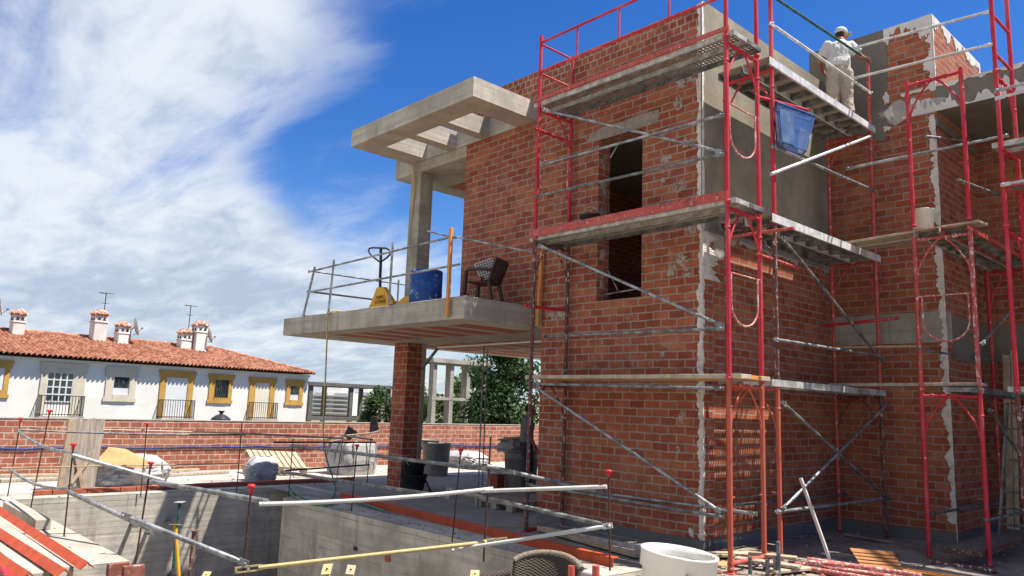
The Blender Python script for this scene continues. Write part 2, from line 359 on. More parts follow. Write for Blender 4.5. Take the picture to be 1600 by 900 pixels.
M['tub_grey'] = mat_mix('grey_tub', (.20, .195, .19), (.27, .26, .25), scale=5, rough=.6, bump=.1, c3=(.38, .36, .33), s3=12, l3=.58, h3=.7, f3=.6)
M['bag'] = mat_mix('woven_bag', (.44, .42, .41), (.34, .325, .315), scale=4, rough=.9, bump=.5, c3=(.22, .20, .185), s3=5, l3=.55, h3=.75, f3=.5, bdist=.03)
M['bag_grey'] = mat_mix('woven_bag_grey', (.26, .25, .235), (.19, .18, .17), scale=4, rough=.9, bump=.4, c3=(.34, .32, .30), s3=6, f3=.4, bdist=.03)
M['cord_blue'] = mat_mix('blue_tape', (.010, .045, .20), (.02, .07, .28), rough=.6, bump=0)
M['white_wall'] = mat_mix('whitewash', (.72, .685, .62), (.66, .63, .57), scale=.8, rough=.9, bump=.15, c3=(.56, .54, .50), s3=1.4, l3=.6, h3=.8, f3=.4, bdist=.02)
M['ochre'] = mat_mix('ochre_trim', (.50, .29, .07), (.43, .24, .055), scale=2, rough=.85, bump=.1)
M['beige'] = mat_mix('stone_trim', (.58, .51, .39), (.50, .44, .34), scale=2, rough=.85, bump=.1)
M['shutter'] = mat_mix('cream_shutter', (.66, .60, .48), (.62, .56, .44), scale=2, rough=.7, bump=0)
M['shutter_white'] = mat_mix('white_shutter', (.62, .62, .61), (.58, .58, .57), scale=2, rough=.7, bump=0)
M['iron'] = mat_mix('black_iron', (.02, .02, .022), (.04, .04, .042), rough=.5, bump=0)
M['glass_far'] = mat_mix('far_window', (.26, .27, .29), (.34, .35, .37), rough=.3, bump=0)
M['glass_dark'] = mat_mix('window_glass', (.02, .025, .03), (.05, .06, .07), rough=.08, bump=0, spec=.6)
M['void'] = mat_mix('hole_shade', (.05, .04, .035), (.03, .025, .02), rough=.9, bump=0)  # near-black colour standing in for shade inside vents, brick cells and plate holes
M['brick_dark'] = mat_mix('dirty_brick', (.20, .065, .045), (.28, .10, .07), scale=9, rough=.9, bump=.4, c3=(.36, .30, .25), s3=14, l3=.58, h3=.7)
M['bar_dark'] = mat_galv('dark_bar', (.10, .095, .09), (.045, .042, .04), (.22, .20, .18), rough=.6, metal=.3)
M['concrete_shaded'] = mat_concrete('concrete_shaded', (.15, .14, .125), boards=.5, pores=.2)  # shade on the low frame's near side, put into a darker concrete colour
M['tile_old'] = mat_mix('old_tiles', (.34, .15, .09), (.36, .25, .18), scale=5, rough=.9, bump=.3, c3=(.62, .56, .48), s3=7, l3=.5, h3=.65)
M['wicker'] = None
M['green_tube'] = mat_mix('green_tube', (.02, .07, .055), (.05, .13, .10), scale=12, rough=.5, metal=.1, bump=.1)
M['hose_green'] = mat_mix('green_hose', (.03, .22, .13), (.05, .28, .16), rough=.5, bump=0)
M['hose_yellow'] = mat_mix('yellow_hose', (.50, .38, .10), (.42, .34, .12), rough=.6, bump=0)
M['prop_yellow'] = mat_mix('yellow_prop', (.54, .41, .17), (.48, .36, .17), scale=14, rough=.55, bump=.1, c3=(.25, .16, .07), s3=40, l3=.62, h3=.7)
M['jack_yellow'] = mat_mix('yellow_paint', (.70, .36, .02), (.62, .32, .03), scale=9, rough=.45, bump=.05, c3=(.45, .30, .12), s3=30)
M['timber_orange'] = mat_mix('orange_timber', (.62, .26, .06), (.52, .20, .05), scale=6, stretch=(4, 4, .6), rough=.7, bump=.3)
M['clay'] = mat_mix('clay_block', (.36, .10, .055), (.28, .075, .042), scale=8, rough=.9, bump=.3)
M['cardboard'] = mat_mix('cardboard', (.47, .30, .13), (.38, .235, .10), scale=5, rough=.85, bump=.1)
M['brown_plastic'] = mat_mix('brown_plastic', (.045, .022, .02), (.06, .03, .028), rough=.4, bump=0)
M['skin'] = mat_mix('skin_tan', (.30, .15, .09), (.26, .125, .075), scale=14, rough=.6, bump=.05)
M['shirt'] = mat_mix('white_cotton', (.60, .585, .55), (.50, .485, .45), scale=3, rough=.95, bump=.7, c3=(.45, .42, .36), s3=9, l3=.6, h3=.75, f3=.5, bdist=.03)
M['trousers'] = mat_mix('khaki_cotton', (.43, .37, .285), (.33, .28, .21), scale=5, rough=.95, bump=.7, c3=(.62, .60, .55), s3=11, l3=.62, h3=.72, f3=.7, bdist=.03)
M['cap'] = mat_mix('cap_cloth', (.50, .53, .49), (.40, .43, .40), scale=10, rough=.95, bump=.1)
M['tee_grey'] = mat_mix('grey_cotton', (.20, .20, .205), (.15, .15, .155), scale=8, rough=.95, bump=.5, bdist=.02)
M['navy'] = mat_mix('dark_trousers', (.03, .032, .045), (.045, .045, .055), scale=8, rough=.95, bump=.4, bdist=.02)
M['hair'] = mat_mix('dark_hair', (.02, .015, .012), (.035, .025, .02), scale=30, rough=.8, bump=.4)
M['shoe'] = mat_mix('dusty_boot', (.09, .07, .055), (.16, .14, .12), scale=14, rough=.9, bump=.2)
M['straw'] = mat_mix('ground_far', (.20, .17, .10), (.12, .13, .06), scale=.08, rough=1, bump=0, c3=(.25, .21, .15), s3=.5)
M['asphalt'] = mat_mix('asphalt', (.055, .055, .057), (.07, .07, .07), scale=3, rough=.9, bump=.2)

def mat_tiles():
    k = NT('roof_tiles')
    vo = k.n('ShaderNodeTexVoronoi'); vo.inputs['Scale'].default_value = 1.0; vo.inputs['Randomness'].default_value = .25
    k.l(k.map(k.obj, scale=(5.2, 5.2, 7)), vo.inputs['Vector'])
    cr = k.n('ShaderNodeValToRGB'); k.l(vo.outputs['Color'], cr.inputs[0]); e = cr.color_ramp.elements
    e[0].position = .15; e[0].color = (.20, .075, .045, 1); e[1].position = .85; e[1].color = (.44, .24, .15, 1)
    x = cr.color_ramp.elements.new(.5); x.color = (.34, .135, .078, 1)
    col = k.mix(k.math('MULTIPLY', k.step(k.noise(.9, 6, .65), .48, .7), .45), cr.outputs[0], (.26, .10, .06))
    col = k.mix(k.math('MULTIPLY', k.step(k.noise(14, 5, .7), .56, .7), .4), col, (.60, .44, .32))
    k.bump(k.noise(30, 4, .6), .3, .01)
    return k.done(col, .9, 0, .15)
M['tiles'] = mat_tiles()
def mat_perf(name, c1, c2, cell=.055, hole=.31):
    k = NT(name); n = k.noise(9, 5, .65)
    col = k.mix(k.step(n, .4, .65), c1, c2); k.done(col, .6, .35, .4)
    s = k.n('ShaderNodeSeparateXYZ'); k.l(k.uv, s.inputs[0])
    a = k.math('DIVIDE', s.outputs[0], cell); b = k.math('DIVIDE', s.outputs[1], cell)
    a = k.math('SUBTRACT', k.math('FRACT', k.math('ADD', a, 50.)), .5); b = k.math('SUBTRACT', k.math('FRACT', k.math('ADD', b, 50.)), .5)
    d = k.math('SQRT', k.math('ADD', k.math('MULTIPLY', a, a), k.math('MULTIPLY', b, b)))
    h = k.math('LESS_THAN', d, hole)
    tr = k.n('ShaderNodeBsdfTransparent'); mxs = k.n('ShaderNodeMixShader'); k.l(h, mxs.inputs[0]); k.l(k.b.outputs[0], mxs.inputs[1]); k.l(tr.outputs[0], mxs.inputs[2])
    k.l(mxs.outputs[0], k.out.inputs[0]); return k.m
M['perf'] = mat_perf('perforated_steel', (.30, .29, .27), (.18, .16, .14))
M['perf_brown'] = mat_perf('perforated_steel_brown', (.30, .26, .21), (.17, .13, .10))
def mat_mesh(name, c, cell=.022, bar=.22, bd=.5):
    k = NT(name); k.done(c, .45, 0, .4)
    s = k.n('ShaderNodeSeparateXYZ'); k.l(k.uv, s.inputs[0])
    def fr(x): return k.math('FRACT', k.math('ADD', k.math('DIVIDE', x, cell), 50.))
    hole = k.math('MULTIPLY', k.math('GREATER_THAN', fr(s.outputs[0]), bar), k.math('GREATER_THAN', fr(s.outputs[1]), bar))
    hole = k.math('MULTIPLY', hole, bd)
    tr = k.n('ShaderNodeBsdfTransparent'); mxs = k.n('ShaderNodeMixShader'); k.l(hole, mxs.inputs[0]); k.l(k.b.outputs[0], mxs.inputs[1]); k.l(tr.outputs[0], mxs.inputs[2])
    k.l(mxs.outputs[0], k.out.inputs[0]); return k.m
M['blue_mesh'] = mat_mesh('blue_crate_mesh', (.05, .14, .36), bar=.24, bd=.92)
def mat_wicker():
    k = NT('wicker_weave'); s = k.n('ShaderNodeSeparateXYZ'); k.l(k.uv, s.inputs[0])
    a = k.math('SINE', k.math('MULTIPLY', s.outputs[1], 380.)); b = k.math('SINE', k.math('MULTIPLY', s.outputs[0], 190.))
    chk = k.math('MULTIPLY', a, b); n = k.noise(40, 4)
    col = k.mix(k.step(chk, -.5, .6), (.022, .016, .012), (.115, .088, .062)); col = k.mix(k.step(n, .45, .7), col, (.07, .055, .04))
    k.bump(chk, .8, .006); return k.done(col, .65, 0, .3)
M['wicker'] = mat_wicker()
def mat_patch():
    k = NT('thin_mortar_smear'); n = k.noise(14, 6, .7); n2 = k.noise(5, 4, .6)
    k.done(k.mix(k.step(n2, .35, .65), (.30, .24, .195), (.41, .345, .285)), .92, 0, .15); k.bump(n, .5, .008)
    h = k.math('LESS_THAN', n, .47); tr = k.n('ShaderNodeBsdfTransparent'); m = k.n('ShaderNodeMixShader'); k.l(h, m.inputs[0]); k.l(k.b.outputs[0], m.inputs[1]); k.l(tr.outputs[0], m.inputs[2])
    k.l(m.outputs[0], k.out.inputs[0]); return k.m
M['patch'] = mat_patch()
def mat_leaf(name, c1, c2, sc=.9):
    k = NT(name); n = k.noise(sc, 3, .5)
    g = k.n('ShaderNodeNewGeometry'); rnd = g.outputs['Random Per Island']
    col = k.mix(rnd, c1, c2); col = k.mix(k.math('MULTIPLY', k.step(n, .4, .65), .5), col, tuple(V(c1)*.55))
    k.done(col, .6, 0, .3); k.b.inputs['Subsurface Weight'].default_value = 0
    tl = k.n('ShaderNodeBsdfTranslucent'); k.l(col, tl.inputs[0]); mxs = k.n('ShaderNodeMixShader'); mxs.inputs[0].default_value = .35
    k.l(k.b.outputs[0], mxs.inputs[1]); k.l(tl.outputs[0], mxs.inputs[2]); k.l(mxs.outputs[0], k.out.inputs[0]); return k.m
M['leaf'] = mat_leaf('foliage', (.030, .062, .016), (.075, .135, .03))
M['leaf_lite'] = mat_leaf('foliage_light', (.07, .12, .025), (.13, .20, .045))
M['bark'] = mat_mix('bark', (.10, .075, .05), (.17, .13, .095), scale=8, stretch=(2, 2, .5), rough=.95, bump=.6)

# ================================================================== SETTING
def quad_sheet(name, rects, z, mat, kind='structure'):
    b = MB()
    for x0, x1, y0, y1 in rects: b.add([(x0, y0, z), (x1, y0, z), (x1, y1, z), (x0, y1, z)], [(0, 1, 2, 3)])
    o = b.build(name, mat); tag(o, kind=kind); return o
PITZ = -2.3
o = MB().add([(-3000, -3000, -2.75), (3000, -3000, -2.75), (3000, 3000, -2.75), (-3000, 3000, -2.75)], [(0, 1, 2, 3)]).build('ground', M['straw']); tag(o, kind='structure')
quad_sheet('street', [(-26, -14, -60, 90)], -2.74, M['asphalt'])
xs = [-12.2, -8.45, -7.0, -3.0, 0.2, 30]; ys = [-25, -7.6, -5.55, -1.9, -0.9, 22]
pit = {(1, 2), (2, 2), (3, 2), (1, 3), (3, 1)}
fl, pw, pf = MB(), MB(), MB()
for i in range(5):
    for j in range(5):
        x0, x1, y0, y1 = xs[i], xs[i+1], ys[j], ys[j+1]
        if (i, j) in pit:
            pf.add([(x0, y0, PITZ), (x1, y0, PITZ), (x1, y1, PITZ), (x0, y1, PITZ)], [(0, 1, 2, 3)])
            for (di, dj, a, b_) in ((-1, 0, (x0, y0), (x0, y1)), (1, 0, (x1, y0), (x1, y1)), (0, -1, (x0, y0), (x1, y0)), (0, 1, (x0, y1), (x1, y1))):
                if (i+di, j+dj) not in pit: pw.add([(*a, PITZ), (*b_, PITZ), (*b_, 0), (*a, 0)], [(0, 1, 2, 3)])
        else: fl.add([(x0, y0, 0), (x1, y0, 0), (x1, y1, 0), (x0, y1, 0)], [(0, 1, 2, 3)])
fl.box(-12.2, 30, -25.1, -25, -2.75, 0).box(30, 30.1, -25, 22, -2.75, 0).box(-12.2, 30, 22, 22.1, -2.75, 0)
tag(fl.build('site_floor', M['floor_light']), kind='structure')
tag(pw.build('pit_wall', M['concrete_pit']), kind='structure'); tag(pf.build('pit_floor', M['concrete_pit']), kind='structure')
quad_sheet('terrace_floor', [(-9.2, -2.83, -1.44, 6)], .004, M['floor_grey'])
quad_sheet('muddy_ground', [(-2.83, 9, -1.44, 3.65), (0.21, 9, -5, -1.44)], .004, M['mud'])
quad_sheet('pit_rim', [(-7.0, 0.2, -1.9, -1.44), (-8.8, -8.45, -5.55, -.9), (-8.8, -7.0, -.9, -.72)], .006, M['concrete_pit'])
quad_sheet('pit_ledge', [(-8.45, -3.0, -7.3, -5.55)], .006, M['concrete_light'])
# loose chips and dust lumps on the ground: nobody could count them
b = MB(); rng = random.Random(3)
def chip(x, y, z, s):
    r = [V((rng.uniform(-1, 1), rng.uniform(-1, 1), rng.uniform(-.5, .8)))*s for _ in range(6)]
    c = V((x, y, z+s*.3)); b.add([c+V((s*rng.uniform(.5, 1), 0, 0)), c-V((s*rng.uniform(.5, 1), 0, 0)), c+V((0, s*rng.uniform(.5, 1), 0)), c-V((0, s*rng.uniform(.5, 1), 0)), c+V((0, 0, s*.5)), c-V((0, 0, s*.5))],
          [(0, 2, 4), (2, 1, 4), (1, 3, 4), (3, 0, 4), (2, 0, 5), (1, 2, 5), (3, 1, 5), (0, 3, 5)], rng.randint(0, 2))
for _ in range(520): chip(rng.uniform(.3, 3.6), rng.uniform(-2.2, .8), 0, rng.choice((.015, .02, .03, .05)))
for _ in range(900): chip(rng.uniform(-.2, 4.2), rng.uniform(-1.2, 3.5), 0, rng.choice((.008, .012, .015, .03)))
for _ in range(420): chip(rng.uniform(-8.4, -3.2), rng.uniform(-6.6, -5.6), 0, rng.choice((.006, .01, .02)))
for _ in range(260): chip(rng.uniform(-7, 0), rng.uniform(-1.88, -1.3), 0, rng.choice((.008, .015, .025)))
for _ in range(300): chip(rng.uniform(-12, -8.5), rng.uniform(-5, 7), 0, rng.choice((.01, .02, .035)))
tag(b.build('rubble', [M['mortar_grey'], M['mud'], M['brick_dark']]), kind='stuff')
# trodden mud and mortar droppings between the two scaffolds
nx_, ny_ = 84, 84; X0_, X1_, Y0_, Y1_ = .02, 4.0, -.9, 3.62; vs = []
for j in range(ny_+1):
    for i in range(nx_+1):
        x, y = X0_+(X1_-X0_)*i/nx_, Y0_+(Y1_-Y0_)*j/ny_
        hgt = mnoise.noise(V((x*1.1, y*1.1, 3)))*.06+mnoise.noise(V((x*3.7, y*3.7, 8)))*.035+mnoise.noise(V((x*11, y*11, 1)))*.018
        edge_ = min(1, 4*min(i/nx_, 1-i/nx_, j/ny_, 1-j/ny_)+.0); vs.append((x, y, -.01+max(0, hgt-.006)*edge_*1.1+.012*edge_*(hgt > .0)))
MB().add(vs, [(j*(nx_+1)+i, j*(nx_+1)+i+1, (j+1)*(nx_+1)+i+1, (j+1)*(nx_+1)+i) for j in range(ny_) for i in range(nx_)], 0, True).build('mud', M['mud'])['kind'] = 'stuff'
b = MB()
for y0 in [(-5.2+.255*i) for i in range(23)]:
    if y0 < .5: b.box(-9.02, -8.9+.02, y0, y0+.245, 0.004, .075)
tag(b.build('brick_kerb', M['clay'], bevel=.006), 'low red brick kerb running along the far rim of the concrete pit', 'kerb')

# ================================================================== VILLA UNDER CONSTRUCTION
villa = thing('unfinished_villa', 'two storey red brick villa under construction with bare concrete balcony and canopy', 'building', (0, 0, 0))
WX0, WX1, WZ0, WZ1 = -1.75, -.95, 3.19, 5.60
T = .26
def jag(b, p0, up, side, length, w0, w1, n, seed, t=V((0, 0, 0)), mi=0, off=None):
    """ragged strip: straight edge along up, ragged edge w0..w1 away along side, thickness vector t"""
    r = random.Random(seed); p0, up, side = V(p0), V(up), V(side); L, Rr = [], []
    for i in range(n+1):
        tt_ = i*length/n; nv = .5+.9*mnoise.noise(V((tt_*5, seed*3.7, 0)))+.5*mnoise.noise(V((tt_*17, seed*1.3, 2)))+.3*mnoise.noise(V((tt_*48, seed, 5))); w = w0+(w1-w0)*min(max(nv, 0), 1)
        q = p0+up*(length*i/n); L.append(q); Rr.append(q+side*w+up*(r.uniform(-.2, .2)*length/n))
    tt = V(t); m = n+1
    vs = L+Rr+[q+tt for q in L]+[q+tt*r.uniform(.3, 1) for q in Rr]
    fs = []
    for i in range(n):
        fs += [(2*m+i, 2*m+i+1, 3*m+i+1, 3*m+i), (m+i, m+i+1, 3*m+i+1, 3*m+i), (i, i+1, 2*m+i+1, 2*m+i)]
    fs += [(0, m, 3*m, 2*m), (n, m+n, 3*m+n, 2*m+n)]
    b.add(vs, fs, mi)
def splat(b, c, ux, uy, rx, ry, seed, t, n=44, mi=0):
    r = random.Random(seed); c, ux, uy = V(c), V(ux), V(uy)
    rr_ = [.85+.55*mnoise.noise(V((math.cos(2*math.pi*k/n)*1.7, math.sin(2*math.pi*k/n)*1.7, seed*2.3)))+.35*mnoise.noise(V((math.cos(2*math.pi*k/n)*5, math.sin(2*math.pi*k/n)*5, seed*1.9))) for k in range(n)]
    ring = [c+ux*math.cos(2*math.pi*k/n)*rx*rr_[k]+uy*math.sin(2*math.pi*k/n)*ry*rr_[k] for k in range(n)]
    inn = [c+(q-c)*.72+V(t) for q in ring]; m = n
    b.add(ring+inn+[c+V(t)*1.3], [(i, (i+1) % n, n+(i+1) % n, n+i) for i in range(n)]+[(n+i, n+(i+1) % n, 2*n) for i in range(n)], mi)
# front wall (faces -Y)
b = MB()
b.box(-2.83, 0, 0, T, .15, WZ0); b.box(-4.85, -2.83, 0, T, 3.2, 6.78)
b.box(-2.83, WX0, 0, T, WZ0, 6.78); b.box(WX1, 0, 0, T, WZ0, 6.78); b.box(WX0, WX1, 0, T, WZ1, 6.78)
b.build('front_wall', M['brick'], villa)
b = MB().box(-4.85, 0, 0, T, 6.78, 7.10); b.build('parapet', M['brick_head'], villa)
# side wall (faces +X) and its cement render
b = MB().box(-T, 0, T, 3.65, .15, 7.12); b.build('side_wall', M['brick_b'], villa)
b = MB().box(.0, .014, .03, 3.65, 3.98, 7.15); b.build('render_coat', M['render'], villa)
b = MB(); jag(b, (.014, 3.6, 3.98), (0, -1, 0), (0, 0, -1), 3.5, .0, .09, 160, 5, (.0, 0, 0)); 
jag(b, (.0, .0, 3.98), (0, 1, 0), (0, 0, -1), .62, .06, .34, 60, 8, (.012, 0, 0))
build_each(b, 'render_edge', M['mortar_grey'], villa)
# wall behind the second scaffold (faces -Y)
b = MB().box(0, 1.65, 3.65, 3.65+T, .15, 6.14); b.build('rear_wall', M['brick_b'], villa)
b = MB().box(0.0, 1.653, 3.645, 3.65+T, 2.78, 3.23); b.build('floor_band', M['concrete'], villa)
# porch beyond it: wall facing +X, back wall and roof
b = MB().box(1.65-T, 1.65, 3.65+T, 5.5, .15, 6.24); b.build('porch_side_wall', M['brick_b'], villa)
b = MB().box(1.65, 1.656, 3.655+T, 5.5, 2.55, 3.2).box(1.66, 2.6, 5.492, 5.5, 2.62, 3.2); b.build('porch_band', M['render_shaded'], villa)
b = MB().box(1.65, 2.72, 5.5, 5.76, .15, 6.24).box(2.72, 4.4, 5.5, 5.76, 2.62, 6.24).box(4.4, 9, 5.5, 5.76, .15, 6.24); b.build('porch_back_wall', M['brick_b'], villa)
MB().box(2.2, 2.4, 5.76, 9, 0, 3).box(4.9, 5.1, 5.76, 9, 0, 3).box(2.2, 5.1, 9, 9.2, 0, 3).box(2.2, 5.1, 5.77, 9.2, 3, 3.2).build('porch_room', M['brick_b'], villa)
b = MB().box(2.70, 2.76, 5.44, 5.5, .1, 2.62).box(2.82, 2.86, 5.42, 5.5, .1, 2.6); b.build('door_frame', M['wood'], villa)
b = MB().box(1.683, 9, 3.65, 5.76, 6.24, 6.62).box(1.651, 1.683, 3.655, 5.76, 6.0, 6.139); b.build('porch_roof', M['render_shaded'], villa)
b = MB(); jag(b, (1.2, 3.647, 6.22), (1, 0, 0), (0, 0, 1), 7, .02, .30, 300, 12, (0, -.012, 0)); jag(b, (1.2, 3.647, 6.63), (1, 0, 0), (0, 0, -1), 7, .01, .08, 200, 14, (0, -.012, 0))
build_each(b, 'beam_mortar', M['mortar_white'], villa)
b = MB()
splat(b, (1.25, 3.648, 6.33), (1, 0, 0), (0, 0, 1), .52, .20, 4, (0, -.01, 0), 30)
b.build('beam_patch', M['mortar_grey'], villa)
# roof tower
tw = MB().box(-.23, 1.68, 3.65, 5.95, 6.14, 7.76).build('roof_tower', M['brick_b'], villa)
b = MB()
b.add([(-.24, 3.64, 7.765), (1.0, 3.64, 7.765), (1.02, 3.64, 7.2), (.99, 3.64, 6.7), (1.0, 3.64, 6.2), (.93, 3.64, 5.93), (.62, 3.64, 6.02), (.30, 3.64, 6.18), (.0, 3.64, 6.3), (-.24, 3.64, 6.3)], [(0, 1, 2, 3, 4, 5, 6, 7, 8, 9)])
b2 = MB().prism(b.v, (0, .012, 0)); b2.build('tower_render', M['render_shaded'], tw)
b = MB()
jag(b, (1.68, 3.648, 6.55), (0, 0, 1), (-1, 0, 0), 1.22, .03, .16, 120, 21, (0, -.012, 0))
jag(b, (.98, 3.648, 7.765), (1, 0, 0), (0, 0, -1), .70, .03, .34, 90, 22, (0, -.012, 0))
jag(b, (1.682, 3.64, 6.55), (0, 0, 1), (0, 1, 0), 1.22, .02, .07, 26, 23, (.012, 0, 0))
jag(b, (1.682, 3.64, 7.765), (0, 1, 0), (0, 0, -1), 2.3, .02, .24, 160, 24, (.012, 0, 0))
jag(b, (1.682, 5.95, 6.6), (0, 0, 1), (0, -1, 0), 1.15, .03, .09, 26, 25, (.012, 0, 0))
for i, (x, z, a, c) in enumerate(((.98, 6.62, .06, .10), (1.02, 6.34, .07, .12), (.97, 6.13, .06, .05))): splat(b, (x, 3.637, z), (1, 0, 0), (0, 0, 1), a, c, 40+i, (0, -.01, 0))
build_each(b, 'tower_mortar', M['mortar_white'], tw)
# corner beads: ragged white mortar along the three outer corners
b = MB()
jag(b, (0.004, -.002, .15), (0, 0, 1), (-1, 0, 0), 6.95, .022, .085, 330, 31, (0, -.012, 0))
jag(b, (0.002, -.006, .15), (0, 0, 1), (0, 1, 0), 3.85, .01, .06, 200, 32, (.012, 0, 0))
jag(b, (0.016, -.006, 4.0), (0, 0, 1), (0, 1, 0), 3.12, .03, .06, 60, 33, (.006, 0, 0))
for i, (x, z) in enumerate(((-.02, .22), (.0, .2))): splat(b, (x-.12*(1-i)-.02, -.004, z), (1, 0, 0), (0, 0, 1), .055, .05, 60+i, (0, -.018, 0))
jag(b, (.004, 0, 3.35), (0, 0, 1), (0, 1, 0), .62, .10, .40, 50, 35, (.014, 0, 0))
build_each(b, 'corner_bead', M['bead'], villa)
b = MB()
jag(b, (1.652, 3.646, .28), (0, 0, 1), (-1, 0, 0), 5.9, .02, .11, 330, 36, (0, -.012, 0))
jag(b, (1.652, 3.642, .0), (0, 0, 1), (0, 1, 0), 6.1, .01, .05, 90, 37, (.01, 0, 0))
build_each(b, 'corner_bead', M['bead'], villa)
# plinth
b = MB().box(-2.83, 0.0, .006, T, 0, .15).box(-T, -.006, T, 3.9, 0, .15).box(-.006, 1.645, 3.656, 3.9, 0, .15).box(1.4, 1.644, 3.9, 5.7, 0, .15).box(1.644, 9, 5.506, 5.7, 0, .15); b.build('plinth', M['plinth'], villa)
# window: lintel, lime smears on the reveal, board and prop inside
b = MB().prism([(-1.98, .02, 5.60), (-1.3, .02, 5.594), (-.70, .02, 5.60), (-.66, .02, 5.70), (-.68, .02, 5.79), (-1.0, .02, 5.80), (-1.35, .02, 5.775), (-1.7, .02, 5.79), (-1.95, .02, 5.74)], (0, -.034, 0)); b.build('lintel', M['lintel'], villa, bevel=.015)
b = MB()
for i, (x, z, a, c) in enumerate(((-.28, 6.15, .20, .20), (-.36, 5.78, .10, .12), (-.22, 5.2, .11, .07), (-.55, 5.05, .10, .07), (-.32, 4.62, .12, .09), (-.18, 4.0, .10, .08), (-.34, 4.15, .09, .06), (-.30, 3.62, .12, .10), (-.46, 3.5, .09, .08), (-.22, 3.44, .1, .06), (-.58, 2.4, .05, .04), (-3.1, 6.1, .06, .04), (-.3, 1.6, .05, .08), (-.36, 1.2, .04, .07), (-.6, 4.75, .05, .04), (-.42, 4.35, .08, .05), (-2.45, 3.05, .30, .07))):
    splat(b, (x, -.002, z), (1, 0, 0), (0, 0, 1), a, c, 70+i, (0, -.006, 0))
for i, z in enumerate((3.5, 3.9, 4.5, 4.9, 5.3)): splat(b, (WX0+.002, .13, z), (0, 1, 0), (0, 0, 1), .08, .12, 90+i, (.006, 0, 0))
build_each(b, 'mortar_patch', M['patch'], villa)
b = MB().beam((-1.30, .75, 3.2), (-1.12, .42, 4.15), .30, .03, up=(1, 0, 0)); b.build('window_board', M['concrete_pit'], villa)
b = MB().tube((-1.72, .22, 3.66), (-1.46, .14, 3.33), .012).tube((-1.72, .14, 3.30), (-.97, .14, 3.34), .012).tube((-1.7, .2, 5.36), (-1.5, .2, 5.6), .015); build_each(b, 'window_prop', M['galv'], villa)
# inner shell: floors, inner walls, roof (keeps the rooms dark)
b = MB().box(-4.84, -T, 5.9, 6.1, .15, 6.9).box(-4.84, -4.62, T, 5.9, 3.2, 6.78).box(-2.82, -2.6, T, 5.9, .15, 2.86); b.build('inner_wall', M['brick'], villa)
b = MB().box(-4.62, -T, T, 5.9, 6.2, 6.45).box(-2.83, -T, T, 5.9, 2.9, 3.16); build_each(b, 'inner_slab', M['concrete'], villa)
# hollow block ceiling seen through the window: ribs
b = MB()
for i in range(12): b.box(-2.2, -.3, .4+i*.42, .4+i*.42+.30, 6.17, 6.2)
build_each(b, 'ceiling_block', M['clay'], villa)

# balcony slab with hollow block soffit
SX0, SX1, SY0, SY1, SZ0, SZ1 = -8.48, -2.99, -1.42, 6.0, 2.87, 3.20
bal = MB()
bal.box(SX0, SX1, SY0, -.003, SZ0, SZ1); bal.box(SX0, -2.832, .003, SY1, SZ0, SZ1-.002)
balc = bal.build('balcony_slab', M['concrete'], villa, bevel=.008)
b = MB(); rr = random.Random(5)
for y0, y1 in ((-1.05, .42), (1.30, 2.9), (3.1, 5.6)):
    x = SX0+.45
    while x < SX1-.5:
        w = .46
        if not (y0 < 1 and x < -7.9): b.box(x, x+w, y0+rr.uniform(0, .12), y1-rr.uniform(0, .12), SZ0-.003, SZ0+.02)
        x += .68
build_each(b, 'soffit_block', M['clay'], balc)
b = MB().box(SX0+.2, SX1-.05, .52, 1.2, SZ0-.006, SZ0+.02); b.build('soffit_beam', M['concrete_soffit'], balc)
# brick pier below, concrete column above
MB().box(-7.82, -7.36, .74, 1.16, 0, SZ0).build('brick_pier', M['brick_col'], villa)
b = MB().box(-7.355, -7.325, 1.10, 1.19, 0, SZ0).build('pier_shutter', M['wood_grey'], villa)
MB().box(-6.52, -6.19, .0, .30, SZ1, 6.04).build('concrete_column', M['concrete'], villa, bevel=.008)
# canopy with three openings, roof edge behind it
CX0, CX1, CY0, CZ0, CZ1 = -6.52, -3.07, -1.36, 6.24, 6.55
b = MB()
ops = [(-6.01, -5.33), (-5.10, -4.42), (-4.21, -3.52)]
b.box(CX0, CX1, CY0, -.93, CZ0, CZ1); b.box(CX0, CX1, -.03, -.003, CZ0, CZ1)
e = [CX0]+[v for o_ in ops for v in o_]+[CX1]
for i in range(0, 8, 2): b.box(e[i], e[i+1], -.93, -.03, CZ0, CZ1)
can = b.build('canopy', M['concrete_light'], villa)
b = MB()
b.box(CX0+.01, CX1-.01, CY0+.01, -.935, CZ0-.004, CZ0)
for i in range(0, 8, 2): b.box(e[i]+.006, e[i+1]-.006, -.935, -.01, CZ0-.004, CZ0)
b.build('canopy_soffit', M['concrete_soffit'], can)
re_ = MB().box(-7.07, -4.852, 0.006, 5.9, 6.04, 6.45).build('roof_slab', M['concrete'], villa, bevel=.006)
b = MB()
for i in range(5): b.box(-6.6, -4.9, 1.0+i*.62, 1.0+i*.62+.42, 6.036, 6.06)
build_each(b, 'soffit_block', M['clay'], re_)

# ================================================================== BOUNDARY WALL
PW = -12.2
bw = MB().box(PW-.14, PW, -16, 17, -2.75, 1.10).build('boundary_wall', M['brick_wall']); tag(bw, 'low red brick boundary wall behind the site below the white house', 'wall')
MB().box(PW-.15, PW+.012, -16, 17, 1.10, 1.118).build('coping', M['mortar_grey'], bw)
pts = [(PW+.02, -8+.4*i, onX(PW, 300, 697).z+.02*math.sin(i*1.3)*((i % 3)-.5)-.0015*i) for i in range(62)]
tag(MB().path(pts, .017, 6).build('tape', M['cord_blue']), 'blue tape strung along the low red boundary wall', 'tape')

